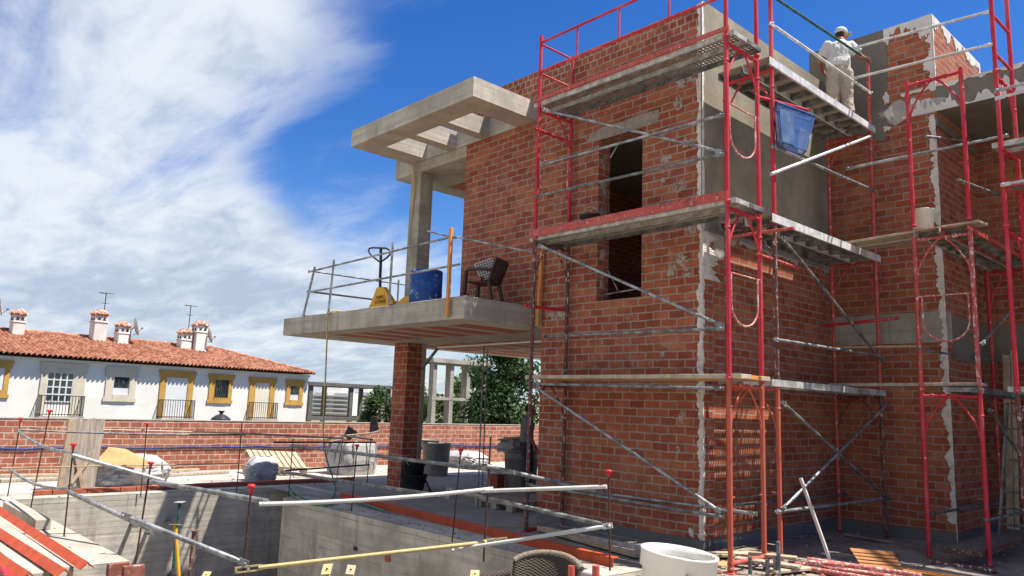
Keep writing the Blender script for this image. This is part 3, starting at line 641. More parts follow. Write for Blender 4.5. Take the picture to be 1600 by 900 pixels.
# ================================================================== WHITE HOUSE
HN = V((.993, .115, 0)).normalized(); HU = V((-.115, .993, 0)).normalized(); HZ = V((0, 0, 1))
HO = at(37.5, 280, 620); HO.z = 0
def hp(px, py):
    d = ray(px, py); q = CAM + d*((HO-CAM).dot(HN)/d.dot(HN)); return (q-HO).dot(HU), q.z
def hw(u, w, z): return HO + HU*u + HN*w + HZ*z
def hbox(b, u0, u1, w0, w1, z0, z1, mi=0):
    return b.obox(hw((u0+u1)/2, (w0+w1)/2, (z0+z1)/2), HU*(u1-u0)/2, HN*(w1-w0)/2, HZ*(z1-z0)/2, mi)
def crop(x, y): return x/3.2, y/3.2+440
house = thing('white_house', 'long whitewashed house with tiled roof, ochre window surrounds and chimneys', 'house', (HO.x, HO.y, -2.75))
uR, _ = hp(*crop(1537, 560)); uL = hp(-90, 600)[0]
_, zE = hp(*crop(800, 422)); DEP = 8.2
b = MB(); hbox(b, uL, uR, -DEP, 0, -2.75, zE); b.build('wall', M['white_wall'], house)
# roof: barrel tiles, rippled across and stepped along the slope, hip at the far end
ov = .44; zr = zE+1.28; wm = -DEP/2
def roof_mesh():
    b = MB(); pitch = .205; n = int((uR+ov-uL)/pitch); rows = 20; vs = []; idx = {}
    for sgn in (0, 1):
        base = len(b.v); vs = []
        cols = n*6+1
        for r in range(rows):
            for st in (0, 1):
                t = (r+st)/rows
                for c in range(cols):
                    u = uL+c*pitch/6; ph = (c % 6)/6
                    hgt = .10*abs(math.sin(math.pi*ph)) - (.03 if st == 1 else 0)+.03; scal = .11*abs(math.sin(math.pi*ph)) if (r == 0 and st == 0) else 0
                    w = ov+(wm-ov)*t-.06+scal
                    if sgn: w = (-DEP-ov)+(wm+DEP+ov)*t
                    z = zE+.06+(zr-zE)*t+hgt
                    vs.append(hw(u, w, z))
        fs = []
        for k in range(rows*2-1):
            for c in range(cols-1): fs.append((k*cols+c, k*cols+c+1, (k+1)*cols+c+1, (k+1)*cols+c))
        # clip to the hip: drop faces beyond it
        keep = []
        for f in fs:
            cen = sum((vs[i] for i in f), V((0, 0, 0)))/4; u = (cen-HO).dot(HU); w = (cen-HO).dot(HN)
            tt = min(1, max(0, (ov-w)/(ov-wm))) if not sgn else min(1, max(0, (w+DEP+ov)/(wm+DEP+ov)))
            if u <= uR+.12-tt*3.9: keep.append(f)
        b.add(vs, keep, 0, False)
    # hip end
    e0, e1, pk = hw(uR+.12, ov, zE+.08), hw(uR+.12, -DEP-ov, zE+.08), hw(uR+.12-3.9, wm, zr+.05)
    b.add([e0, e1, pk], [(0, 1, 2)])
    b.path([hw(uR+.12, ov, zE+.13), hw(uR+.12-3.9, wm, zr+.1)], .09, 8); b.path([hw(uL, wm, zr+.1), hw(uR+.12-3.9, wm, zr+.1)], .10, 8)
    return b
roof = roof_mesh().build('roof', M['tiles'], house)
b = MB(); hbox(b, uL, uR+.05, 0, .07, zE-.10, zE+.02); b.build('eave', M['white_wall'], house)
MB().add([hw(uL, ov-.16, zE+.06), hw(uR+.1, ov-.16, zE+.06), hw(uR+.1, -DEP, zE+.05), hw(uL, -DEP, zE+.05)], [(0, 1, 2, 3)]).build('eave_board', M['iron'], house)
def win(fx0, fx1, fy0, fy1, ox0, ox1, oy0, oy1, trim, fill, style, rail=None):
    u0, z1 = hp(*crop((fx0), (fy0))); u1, z0 = hp(*crop(fx1, fy1)); z1 = hp(*crop((fx0+fx1)/2, (fy0+fy0)/2))[1]
    a0, c1 = hp(*crop(ox0, oy0)); a1, c0 = hp(*crop(ox1, oy1)); c1 = hp(*crop((ox0+ox1)/2, oy0))[1]; c0 = hp(*crop((ox0+ox1)/2, oy1))[1]; z0 = hp(*crop((fx0+fx1)/2, fy1))[1]
    w = MB(); hbox(w, u0+.06, a0, 0, .06, z0, c1); hbox(w, a1, u1-.06, 0, .06, z0, c1); hbox(w, u0, u1, 0, .075, c1, z1); hbox(w, u0-.03, u1+.03, 0, .09, z1-.14, z1-.003)
    if not rail: hbox(w, a0, a1, 0, .08, z0, c0); hbox(w, u0, u1, 0, .07, z0-.002, z0+.16)
    f = w.build('window' if not rail else 'balcony_door', trim, house)
    g = MB(); hbox(g, a0, a1, .004, .02, c0, c1)
    g.build('pane' if style == 'glass' else 'shutter', fill, f)
    if style == 'glass':
        g = MB(); nx = 4
        for i in range(nx+1): u = a0+(a1-a0)*i/nx; hbox(g, u-.03, u+.03, .02, .05, c0, c1)
        for i in range(5): z = c0+(c1-c0)*i/4; hbox(g, a0, a1, .02, .047, z-.025, z+.025)
        g.build('glazing_bar', M['shutter_white'], f)
    if style == 'half':
        zz = c0+(c1-c0)*.38; g = MB(); hbox(g, a0+.03, a1-.03, .02, .03, zz, c1-.03); g.build('pane', M['glass_dark'], f)
    if style == 'bars':
        g = MB()
        for i in range(7): u = a0+(a1-a0)*i/6; g.tube(hw(u, .1, c0), hw(u, .1, c1), .015, 6)
        g.build('window_bars', M['iron'], f)
    if rail:
        rx0, rx1, ry0, ry1 = rail; p0, q1 = hp(*crop(rx0, ry0)); p1, q0 = hp(*crop(rx1, ry1)); q1 = hp(*crop((rx0+rx1)/2, ry0))[1]; q0 = hp(*crop((rx0+rx1)/2, ry1))[1]
        g = MB(); hbox(g, p0-.05, p1+.05, 0, .50, q0-.14, q0); g.build('balcony', M['concrete_light'], f)
        g = MB(); n = max(8, int((p1-p0)/.12))
        for zz in (q0+.08, q1): 
            g.tube(hw(p0, .45, zz), hw(p1, .45, zz), .02, 6); g.tube(hw(p0, .02, zz), hw(p0, .45, zz), .02, 6); g.tube(hw(p1, .02, zz), hw(p1, .45, zz), .02, 6)
        for i in range(n+1): u = p0+(p1-p0)*i/n; g.tube(hw(u, .45, q0), hw(u, .45, q1), .013, 5)
        for i in range(4):
            for u in (p0, p1): g.tube(hw(u, .1+.1*i, q0), hw(u, .1+.1*i, q1), .013, 5)
        g.build('railing', M['iron'], f)
win(-90, 40, 390, 580, -60, 12, 430, 540, M['ochre'], M['shutter_white'], 'blank')
win(205, 410, 404, 680, 240, 352, 455, 600, M['beige'], M['glass_dark'], 'glass', (192, 392, 570, 672))
win(530, 675, 428, 600, 570, 640, 475, 565, M['beige'], M['shutter_white'], 'half')
win(800, 955, 445, 690, 833, 922, 480, 676, M['ochre'], M['shutter_white'], 'blank', (795, 945, 592, 683))
win(1045, 1158, 462, 608, 1077, 1133, 492, 580, M['ochre'], M['glass_dark'], 'bars')
win(1245, 1365, 478, 690, 1278, 1336, 506, 684, M['ochre'], M['shutter'], 'blank', (1245, 1360, 605, 686))
win(1430, 1512, 490, 618, 1452, 1490, 520, 592, M['ochre'], M['shutter_white'], 'half')
# chimneys, seated on the slope
def chimney(x0, x1, y0, y1, w, wide, seed):
    cpx, _ = crop((x0+x1)/2, y1); d0 = HO + HN*w
    def q(px, py): d = ray(px, py); p = CAM+d*((d0-CAM).dot(HN)/d.dot(HN)); return (p-HO).dot(HU), p.z
    u0, z1 = q(*crop(x0, y0)); u1, zb = q(*crop(x1, y1)); uc = (u0+u1)/2; hh = (u1-u0)/2*.70; t = (ov-w)/(ov-wm); zroof = zE+(zr-zE)*t-.1
    b = MB(); hbox(b, uc-hh, uc+hh, w-hh, w+hh, zroof, z1-.22); hbox(b, uc-hh*1.12, uc+hh*1.12, w-hh*1.12, w+hh*1.12, z1-.62, z1-.56)
    ch = b.build('chimney', M['mortar_white'] if wide else M['white_wall'], roof, bevel=.02)
    b = MB(); r = random.Random(seed)
    for k in range(4):
        a = k*math.pi/2; dirv = HU*math.cos(a)+HN*math.sin(a); side = HU*-math.sin(a)+HN*math.cos(a); c = hw(uc, w, 0)
        for j in (-.66, 0, .66):
            p0 = c+dirv*hh*1.16+side*hh*j+HZ*(z1-.25+r.uniform(-.03, .03)); p1 = c+dirv*hh*.25+side*hh*j*.5+HZ*(z1-.02+r.uniform(-.05, .05))
            b.path([p0, (p0+p1)/2+HZ*.02, p1], .085, 7, radii=[.10, .09, .07])
    hbox(b, uc-hh*.5, uc+hh*.5, w-hh*.5, w+hh*.5, z1-.2, z1-.03)
    b.build('chimney_cap', M['tile_old'], ch)
    b = MB()
    for j in (-.4, .4):
        for nrm, sd in ((HN, HU), (-HU, HN)):
            c = hw(uc, w, z1-.50)+nrm*(hh+.004)+sd*hh*j
            b.prism([c-sd*.09, c+sd*.09, c+HZ*.17], nrm*.006)
    build_each(b, 'vent', M['void'], ch)
chimney(54, 128, 136, 240, -3.5, True, 1); chimney(456, 533, 140, 275, -3.6, True, 2); chimney(577, 648, 198, 290, -3.4, False, 3)
chimney(890, 956, 235, 322, -3.4, False, 4); chimney(964, 1030, 196, 332, -3.2, False, 5)
def wpt(px, py, w):
    d = ray(px, py); d0 = HO+HN*w; return CAM+d*((d0-CAM).dot(HN)/d.dot(HN))
def roofz(w): return zE+(zr-zE)*(ov-w)/(ov-wm)
def antenna(px, top, w, label):
    q = wpt(*crop(px, top), w); b = MB().tube((q.x, q.y, roofz(w)-.1), q, .022, 6)
    o = thing('tv_antenna', label, 'antenna', (q.x, q.y, roofz(w)), 'aerials on the white house roof'); b.build('mast', M['iron'], o)
    b = MB(); b.tube(q-HU*.32+HZ*-.06, q+HU*.34-HZ*.02, .015, 5)
    for i in range(6): c = q-HU*(.3-.12*i)-HZ*.05; b.tube(c-HN*.22+HZ*.04, c+HN*.22-HZ*.0, .009, 4)
    b.tube(q-HZ*.55-HU*.2, q-HZ*.55+HU*.18, .014, 5); b.build('boom', M['iron'], o)
antenna(532, 55, -3.8, 'thin tv aerial rising beside the tallest cracked grey chimney')
antenna(955, 118, -3.6, 'thin tv aerial between the small chimney and the clean white chimney')
def dish(px, py, r, w, face, label):
    c = wpt(*crop(px, py), w); o = thing('satellite_dish', label, 'satellite dish', c, 'dishes on the white house roof')
    f = V(face).normalized(); prof = [(r*i/8, (.22*r*(i/8)**2)) for i in range(9)]
    b = MB().lathe(prof, c, 20, f); b.lathe([(p[0], p[1]-.012) for p in prof], c, 20, f); b.build('dish', M['galv_lite'], o)
    b = MB().tube(c-HZ*r*.9, c+f*r*.95-HZ*r*.25, .015, 6).tube(c, c-f*.15-HZ*.1, .03, 6).tube(c-f*.15-HZ*.05, V((c.x, c.y, roofz(w)))-f*.15, .025, 6).lathe([(.03, 0), (.045, .05), (.03, .1)], c+f*r*.95-HZ*r*.25, 8, -f); b.build('dish_arm', M['galv_dull'], o)
dish(672, 228, .46, -3.2, HU*.9+HN*.25+HZ*.25, 'pale satellite dish on the roof right of the second pair of chimneys')
dish(1043, 272, .42, -3.0, HU*.85+HN*.3+HZ*.25, 'grey satellite dish leaning out behind the clean white chimney')
dish(-4, 130, .40, -2.0, HU*.9+HN*.3+HZ*.2, 'satellite dish cut by the left edge of the photo above the tiled roof')
# street lamp beyond the wall: only its black finial shows
c = onX(-22, 345, 655)
o = thing('street_lamp', 'black lantern of a street lamp whose finial peeks over the brick wall', 'street lamp', (c.x, c.y, -2.75))
MB().lathe([(.05, -2.7-0), (.05, -.9+c.z)], (c.x, c.y, 0), 10).build('lamp_post', M['iron'], o)
MB().lathe([(.12, -.9), (.28, -.25), (.33, -.02), (.34, .0), (.30, .05), (.17, .14), (.08, .17), (.05, .21), (.09, .26), (.12, .30), (.03, .27), (0, .27)], c, 16).build('lantern', M['iron'], o)

# ================================================================== UNFINISHED CONCRETE FRAMES, FAR BUILDINGS
def frame_house(name, label, origin, ax, ay, z0, storeys, nx, ny, sx, sy, cw, slab, group, mat, slabs):
    ax, ay = V(ax).normalized(), V(ay).normalized(); o = thing(name, label, 'concrete frame', origin, group); O = V(origin)
    z = z0
    for i, h in enumerate(storeys):
        for a in range(nx):
            for c in range(ny):
                p = O+ax*(a*sx)+ay*(c*sy); MB().obox(V((p.x, p.y, z+h/2)), ax*cw/2, ay*cw/2, V((0, 0, h/2))).build('column', mat, o)
        z += h
        p = O+ax*((nx-1)*sx/2)+ay*((ny-1)*sy/2)
        b = MB()
        sb = slabs[i]
        if i == len(storeys)-1: b.obox(V((p.x, p.y, z+sb/2)), ax*((nx-1)*sx/2+.25), ay*((ny-1)*sy/2+.25), V((0, 0, sb/2))); b.build('slab', mat, o)
        else:
            for c in range(ny): q = p+ay*((c-(ny-1)/2)*sy); b.obox(V((q.x, q.y, z+sb/2)), ax*((nx-1)*sx/2+cw*.6), ay*cw*.55, V((0, 0, sb/2)))
            build_each(b, 'beam', mat, o)
        z += sb
    return o
a0 = onX(-38, 482, 655); a1 = onX(-38, 604, 659); d = (a1-a0); d.z = 0; L = d.length; d.normalize(); nrm = V((-d.y, d.x, 0))
zt = onX(-38, 482, 594).z; zb = a0.z
o = frame_house('concrete_shell', 'low shade-dark concrete frame of an unfinished house beside the white house', V((a0.x, a0.y, -2.75)), d, nrm, -2.75, [zb+2.75-.05, zt-zb-.5], 3, 2, L/2, 3.4, .24, .34, 'unfinished concrete frames behind the wall', M['concrete_shaded'], (.24, .22))
g0 = onX(-24, 674, 662); g1 = onX(-24, 752, 662); d = g1-g0; d.z = 0; L = d.length; d.normalize(); nrm = V((-d.y, d.x, 0))
zt = onX(-24, 700, 562).z; zm = onX(-24, 710, 622).z
o = frame_house('concrete_shell', 'tall grey concrete frame of an unfinished house seen under the balcony', V((g0.x, g0.y, -2.75)), d, nrm, -2.75, [zm+2.75-.12, zt-zm-.2], 4, 2, L/3, 1.5, .22, .26, 'unfinished concrete frames behind the wall', M['concrete'], (.14, .2))
def block(name, label, px0, px1, pyt, dep, floors, mat):
    p0 = at(dep, px0, 640); p1 = at(dep, px1, 640); top = at(dep, (px0+px1)/2, pyt).z; d = p1-p0; d.z = 0; L = d.length; d.normalize(); nv = V((-d.y, d.x, 0))
    o = thing(name, label, 'building', (p0.x, p0.y, -2.75), 'far apartment blocks'); c = (p0+p1)/2
    MB().obox(V((c.x, c.y, (top-2.75)/2))+nv*6, d*L/2, nv*6, V((0, 0, (top+2.75)/2))).build('wall', mat, o)
    h = (top+1.5)/floors; n = int(L/4.0)
    for k in range(floors):
        z = -1.5+h*k+h*.55
        MB().obox(V((c.x, c.y, z-h*.32))-nv*.7, d*L*.49, nv*.7, V((0, 0, h*.14))).build('balcony', mat, o)
        b = MB()
        for i in range(n): q = p0+d*(L*(i+.5)/n); b.obox(V((q.x, q.y, z))-nv*.05, d*L/n*.33, nv*.06, V((0, 0, h*.24)))
        build_each(b, 'window', M['glass_far'], o)
    MB().obox(V((c.x, c.y, top+.6))+nv*6, d*L*.2, nv*3, V((0, 0, .9))).build('roof_hut', mat, o)
block('apartment_block', 'white apartment block with dark balcony rows far behind the low concrete frame', 484, 547, 613, 190, 5, M['white_wall'])
block('apartment_block', 'smaller pale apartment block at the horizon right of the white block', 548, 580, 612, 200, 6, M['white_wall'])
block('apartment_block', 'distant beige apartment block half hidden by the bush', 582, 640, 617, 230, 6, M['beige'])

# ================================================================== TREES
def tree(name, label, base, top, width, depth, n, leaf, mat, seed, group='trees behind the boundary wall', clumps=26, low=.12):
    r = random.Random(seed); base = V(base); H = top-base.z
    o = thing(name, label, 'tree', base, group)
    b = MB(); b.path([base, base+V((.1, .05, H*.3)), base+V((-.08, .1, H*.6)), base+V((0, 0, H*.85))], .1, 8, radii=[.16, .13, .09, .03])
    cs = []
    for i in range(clumps):
        t = low+(1-low)*r.random()**.8; env = math.sin(math.pi*min(1, .18+.82*t))**.55
        a = r.uniform(0, 2*math.pi); q = r.uniform(.3, 1)**.6*env
        cs.append((base+V((math.cos(a)*q*width/2, math.sin(a)*q*depth/2, H*t*.97)), r.uniform(.28, .5)*min(width, depth)*.5))
    for c, _ in cs[:12]:
        z0 = base+V((0, 0, max(.3, (c.z-base.z)*.55))); b.path([z0, (z0+c)/2+V((0, 0, .1)), c], .03, 5, radii=[.05, .035, .012])
    b.build('trunk', M['bark'], o)
    vs, fs = [], []
    for i in range(n):
        c, cr = cs[r.randrange(len(cs))]
        dv = V((r.gauss(0, 1), r.gauss(0, 1), r.gauss(0, 1))).normalized()*cr*(r.random()**.4); p = c+dv+V((0, 0, -cr*.15*r.random()))
        nm = (dv.normalized()+V((r.gauss(0, .7), r.gauss(0, .7), r.gauss(0, .7)+.3))).normalized(); s = leaf*r.uniform(.6, 1.3)
        a = nm.cross(V((r.gauss(0, 1), r.gauss(0, 1), r.gauss(0, 1)))).normalized(); bb = nm.cross(a)
        k = len(vs); vs += [p-a*s, p+bb*s*.45, p+a*s, p-bb*s*.45]; fs.append((k, k+1, k+2, k+3))
    MB().add(vs, fs).build('crown', mat, o)
p = onX(-17, 794, 660); pt = onX(-17, 794, 553).z
tree('leafy_tree', 'dense green tree behind the wall between concrete frame and scaffold', (p.x, p.y, -2.75), pt+.9, 3.7, 3.3, 15000, .10, M['leaf'], 11, clumps=60)
p = onX(-30, 752, 660); tree('leafy_tree', 'darker tree growing through the tall concrete frame', (p.x-1, p.y+.5, -2.75), onX(-30, 752, 575).z+.4, 4.5, 4, 7000, .14, M['leaf'], 14, clumps=34)
p = onX(-27, 712, 660); tree('bush', 'light green bush inside the tall concrete frame', (p.x, p.y, -2.75), onX(-27, 712, 592).z, 3.0, 3, 5000, .11, M['leaf_lite'], 12, clumps=24)
p = onX(-36, 592, 660); tree('bush', 'rounded green bush between the low dark frame and the brick pier', (p.x, p.y, -2.75), onX(-36, 592, 608).z, 2.8, 2.6, 5000, .13, M['leaf'], 13, clumps=26)
p = onX(-40, 655, 660); tree('leafy_tree', 'far green tree glimpsed between the brick pier and the tall frame', (p.x, p.y, -2.75), onX(-40, 655, 600).z, 5, 4, 4000, .16, M['leaf_lite'], 16, clumps=22)

# ================================================================== SCAFFOLDING
G_FR, G_TU, G_PL = 'scaffold frames', 'galvanised scaffold tubes', 'scaffold planks'
RP = .0275
def frame(label, outer, inner, z0, mat, hoop=True, h=2.0, mat2=None, pins=True, top=True):
    a, c = V((*outer, z0)), V((*inner, z0)); d = (c-a).normalized(); L = (c-a).length; Z = V((0, 0, 1)); mat2 = mat2 or mat
    o = thing('scaffold_portal', label, 'scaffold frame', (a.x, a.y, z0), G_FR)
    for p, m in ((a, mat), (c, mat2)):
        b = MB().tube(p+Z*.0, p+Z*h, RP, 12)
        b.lathe([(RP+.001, 0), (RP+.009, .004), (RP+.009, .03), (RP+.001, .034)], p+Z*.0, 12).lathe([(RP+.001, 0), (RP+.007, .004), (RP+.007, .022), (RP+.001, .026)], p+Z*(h-.30), 12)
        if pins: b.tube(p+Z*.74+d*0, p+Z*.75+d*(.09 if p is a else -.09), .007, 6)
        b.build('upright', m, o)
    zt = h-.06
    if top:
        b = MB().tube(a+Z*zt, c+Z*zt, .021, 10)
        for t in (.25, .5, .78): b.lathe([(.023, 0), (.029, .003), (.029, .035), (.023, .038)], a+d*(L*t)+Z*zt, 10, d)
        b.build('transom', mat, o)
        for p, s in ((a, 1), (c, -1)):
            q = [p+d*s*RP+Z*(zt-.46), p+d*s*.03+Z*(zt-.40), p+d*s*.07+Z*(zt-.30), p+d*s*.17+Z*(zt-.14), p+d*s*.25+Z*(zt-.05), p+d*s*.30+Z*(zt-.01)]
            MB().path(q, .013, 8).build('curved_brace', mat, o)
    if hoop:
        z1 = h*.60; MB().tube(a+Z*z1, c+Z*z1, .010, 8).build('hoop_bar', M['red_dust'], o)
        q = [a+d*.06+Z*z1]
        for k in range(0, 13):
            an = math.pi*(k/12); q.append(a+d*(.06+(L-.12)/2*(1-math.cos(an)))+Z*(z1-.34-.24*math.sin(an)))
        q.append(c-d*.06+Z*z1); MB().path(q, .012, 8).build('hoop', M['red_dust'], o)
    return o
def stube(label, p0, p1, mat=None, r=.019, flat=True, name='scaffold_tube', cat='scaffold tube', group=G_TU, sag=0):
    p0, p1 = V(p0), V(p1); d = (p1-p0).normalized(); b = MB()
    if flat:
        b.path([p0+d*.10, p0+d*.16, p1-d*.16, p1-d*.10], r, 10, radii=[r*.7, r, r, r*.7])
        s = d.cross(V((0, 0, 1))).normalized(); u = s.cross(d)
        for p, q in ((p0, p0+d*.11), (p1-d*.11, p1)): b.obox((p+q)/2, (q-p)/2, s*.006, u*r*1.25)
        for q in (p0+d*.03, p1-d*.03): b.lathe([(.006, -.03), (.014, -.03), (.014, -.018), (.007, -.016), (.007, .016), (.016, .018), (.016, .034), (0, .036)], q, 8, s)
    elif sag:
        b.path([p0+(p1-p0)*t-V((0, 0, sag*4*t*(1-t))) for t in [i/12 for i in range(13)]], r, 10)
    else: b.tube(p0, p1, r, 10)
    c = b.build(name, mat or M['galv']); return tag(c, label, cat, group)
def steel_plank(label, x0, x1, y0, y1, z, deck, edge, ribs=False, lip=.065):
    """top at z; runs along its longer side"""
    o = thing('scaffold_plank', label, 'scaffold plank', (x0, y0, z), G_PL); alongx = (x1-x0) > (y1-y0)
    MB().box(x0+.004, x1-.004, y0+.004, y1-.004, z-.006, z-.002).build('deck', deck, o)
    b = MB()
    if alongx: b.box(x0, x1, y0, y0+.004, z-lip, z).box(x0, x1, y1-.004, y1, z-lip, z).box(x0, x1, y0+.004, y0+.03, z-lip, z-lip+.004).box(x0, x1, y1-.03, y1-.004, z-lip, z-lip+.004)
    else: b.box(x0, x0+.004, y0, y1, z-lip, z).box(x1-.004, x1, y0, y1, z-lip, z).box(x0+.004, x0+.03, y0, y1, z-lip, z-lip+.004).box(x1-.03, x1-.004, y0, y1, z-lip, z-lip+.004)
    b.build('side_channel', edge, o)
    b = MB(); n = 9 if ribs else 2
    for i in range(n):
        t = (i+.5)/n if ribs else i
        if alongx: x = x0+.02+(x1-x0-.04)*t; b.box(x-.018, x+.018, y0+.005, y1-.005, z-lip+.006, z-.008)
        else: y = y0+.02+(y1-y0-.04)*t; b.box(x0+.005, x1-.005, y-.018, y+.018, z-lip+.006, z-.008)
    build_each(b, 'cross_rib', M['galv_dull'] if ribs else edge, o)
    return o
def plank(label, p0, p1, w, h, mat, up=(0, 0, 1), name='timber_plank', cat='plank', group='loose timber boards', bev=.004):
    o = MB().beam(p0, p1, w, h, up).build(name, mat, bevel=bev); return tag(o, label, cat, group)

# --- scaffold along the front wall
xl, xr, yo, yi = -2.25, .84, -.77, -.07
frame('rust brown ground level scaffold frame at the left end of the front wall', (xl, yo), (xl, yi), .03, M['red_rust'], hoop=False)
frame('flaking brown scaffold frame of the second lift beside the balcony edge', (xl, yo), (xl, yi), 2.03, M['red_rust'], hoop=False)
frame('crimson scaffold frame of the third lift in front of the canopy end', (xl, yo), (xl, yi), 4.03, M['red'], hoop=True)
frame('faded orange ground level scaffold frame at the near villa corner', (xr, yo), (xr, yi), .03, M['red_orange'], hoop=False)
frame('crimson scaffold frame with loop of the second lift at the near villa corner', (xr, yo), (xr, yi), 2.03, M['red'])
frame('crimson scaffold frame with loop of the third lift at the near villa corner', (xr, yo), (xr, yi), 4.03, M['red'])
frame('topmost crimson scaffold frame rising past the near parapet corner', (xr, yo), (xr, yi), 6.03, M['red'], hoop=False, h=1.25)
# foot plate frame at the left
tag(MB().tube((xl, yo, .03), (xl, yi, .03), .022).box(xl-.06, xl+.06, yo-.06, yo+.06, .006, .014).box(xl-.06, xl+.06, yi-.06, yi+.06, .006, .014).build('base_bar', M['red']), 'crimson foot bar under the rusty frame at the left end of the front wall', 'base bar', 'scaffold base bars')
tag(MB().tube((xr, yo-.03, .10), (xr, yi+.05, .10), .026).box(xr-.07, xr+.07, yo-.07, yo+.07, .006, .014).box(xr-.07, xr+.07, yi-.07, yi+.07, .006, .014).build('base_bar', M['red_worn']), 'worn pink foot bar under the near corner scaffold frame', 'base bar', 'scaffold base bars')
# top guard rail
o = thing('guard_rail', 'crimson guard rail around the top platform of the front scaffold', 'guard rail', (xl, yo, 6.03))
b = MB().tube((xl, yo, 6.03), (xl, yo, 7.13), RP, 12).tube((xl, yi, 6.03), (xl, yi, 7.05), RP*.9, 12); b.build('post', M['red'], o)
b = MB()
for z in (6.56, 7.02): b.tube((xl, yo, z), (xr, yo, z), .019, 10).tube((xl, yo, z-.02), (xl, yi, z-.02), .016, 8)
b.build('rail', M['red'], o)
b = MB()
for t in (.235, .48, .74): b.tube((xl+(xr-xl)*t, yo, 6.56), (xl+(xr-xl)*t, yo, 7.02), .014, 8)
b.build('baluster', M['red'], o)
tag(MB().tube((xr, yo, 6.86), (xr, yi, 6.86), .019).build('scaffold_tube', M['red']), 'crimson end rail at the top of the near corner scaffold', 'scaffold tube', 'red scaffold tubes')
tag(MB().tube((xl, yo-.09, 5.66), (xl, yi+.05, 5.66), .022).build('scaffold_tube', M['red']), 'short crimson tube clamped level with the canopy underside', 'scaffold tube', 'red scaffold tubes')
q0, q1 = onX(xl-.03, 822, 478), onX(xl-.03, 900, 487)
tag(MB().tube((xl-.04, yo-.12, q0.z), (xl-.04, yi+.09, q1.z), .024).build('scaffold_tube', M['red']), 'bright red tube clamped across the rusty left frame above the balcony edge', 'scaffold tube', 'red scaffold tubes')
# platforms
steel_plank('brown perforated steel plank nearest the viewer on the top front platform', xl-.12, xr+.1, -.76, -.46, 6.10, M['perf_brown'], M['steel_edge'])
steel_plank('grey perforated steel plank next to the wall on the top front platform', xl-.12, xr+.1, -.44, -.14, 6.10, M['perf'], M['galv_dull'])
tag(MB().box(xl-.1, xr+.05, -.80, -.775, 6.10, 6.155).build('toe_board', M['red_worn']), 'long thin red toe board along the top front platform', 'toe board', 'red toe boards')
steel_plank('steel plank nearest the viewer on the middle front platform', xl-.12, xr+.1, -.76, -.46, 4.08, M['wood_grey'], M['steel_edge'])
steel_plank('steel plank next to the wall on the middle front platform', xl-.12, xr+.1, -.44, -.14, 4.08, M['wood_grey'], M['galv_dull'])
tag(MB().box(xl-.1, xr+.02, -.80, -.775, 4.06, 4.165).build('toe_board', M['red_worn']), 'scuffed pale red toe board below the tall window', 'toe board', 'red toe boards')
plank('long pale timber board nearest the viewer on the low front platform', (xl-.12, -.66, 2.075), (xr+.15, -.66, 2.07), .22, .05, M['wood_lite'], group=G_PL)
plank('orange edged timber board in the middle of the low front platform', (xl-.08, -.42, 2.07), (xr+.1, -.42, 2.07), .21, .045, M['timber_orange'], group=G_PL)
plank('long timber board next to the wall on the low front platform', (xl-.1, -.19, 2.07), (xr+.12, -.19, 2.07), .20, .05, M['wood'], group=G_PL)
# braces and rails
yb = yo-.03
def f1(lab, a, c, y=yb, mat=None, **k): return stube(lab, onY(y, *a), onY(y, *c), mat, **k)
f1('grey diagonal brace falling from the canopy end across the tall window top', (849, 172), (1131, 238))
f1('upper grey rail crossing the tall window to the near corner', (846, 258), (1131, 179), yb-.03)
f1('lower grey rail crossing the tall window to the near corner', (838, 307), (1131, 240), yb-.05, M['galv_dull'])
f1('grey diagonal brace falling below the tall window sill', (842, 383), (1131, 510))
f1('grey rail level with the balcony underside across the front wall', (850, 526), (1131, 513), yb-.04, M['galv_dull'])
f1('thin grey tube just under the low timber platform of the front wall', (834, 600), (1131, 607), yb-.04, M['galv_dull'])
f1('long bright grey diagonal brace across the ground storey front wall', (834, 603), (1131, 803))
f1('low grey rail across the ground storey front wall ending at outer near post', (823, 757), (1131, 808), yb-.03, M['galv_dull'])
f1('low grey rail across the ground storey front wall ending at inner near post', (876, 762), (1183, 803), yi+.0)

# --- scaffold along the side wall
sx0, sx1, sy0, sy1 = .20, .86, .26, 3.28
frame('faded orange ground level scaffold frame at the near end of the side wall', (sx1, sy0), (sx0, sy0), .03, M['red_orange'], hoop=False)
frame('rusty brown scaffold frame of the second lift at the near end of the side wall', (sx1, sy0), (sx0, sy0), 2.03, M['red_rust'], hoop=False)
frame('crimson scaffold frame of the third lift at the near end of the side wall', (sx1, sy0), (sx0, sy0), 4.03, M['red'], hoop=False)
tag(MB().tube((sx1, sy0, 6.03), (sx1, sy0, 7.6), RP, 12).build('scaffold_post', M['red']), 'single crimson post at the near end of the upper side platform', 'scaffold post', 'single scaffold posts')
frame('dark red ground level scaffold frame in the inner corner of the villa', (sx1, sy1), (sx0, sy1), .03, M['red_rust'], hoop=False, mat2=M['red_worn'])
frame('dark red scaffold frame of the second lift in the inner corner', (sx1, sy1), (sx0, sy1), 2.03, M['red_worn'], hoop=False)
frame('faded red scaffold frame of the third lift in the inner corner', (sx1, sy1), (sx0, sy1), 4.03, M['red_worn'], hoop=False)
tag(MB().tube((sx1, sy1, 6.03), (sx1, sy1, 7.12), RP, 12).build('scaffold_post', M['red_worn']), 'short faded post under the hand of the worker on the platform', 'scaffold post', 'single scaffold posts')
xb = sx1+.03
def f2(lab, a, c, x=xb, mat=None, **k): return stube(lab, onX(x, *a), onX(x, *c), mat, **k)
f2('dark green handrail tube in front of the worker on the platform', (1208, -5), (1345, 86), xb, M['green_tube'], flat=False)
f2('pale grey handrail tube at knee height of the worker', (1203, 36), (1361, 146), xb, M['galv_lite'])
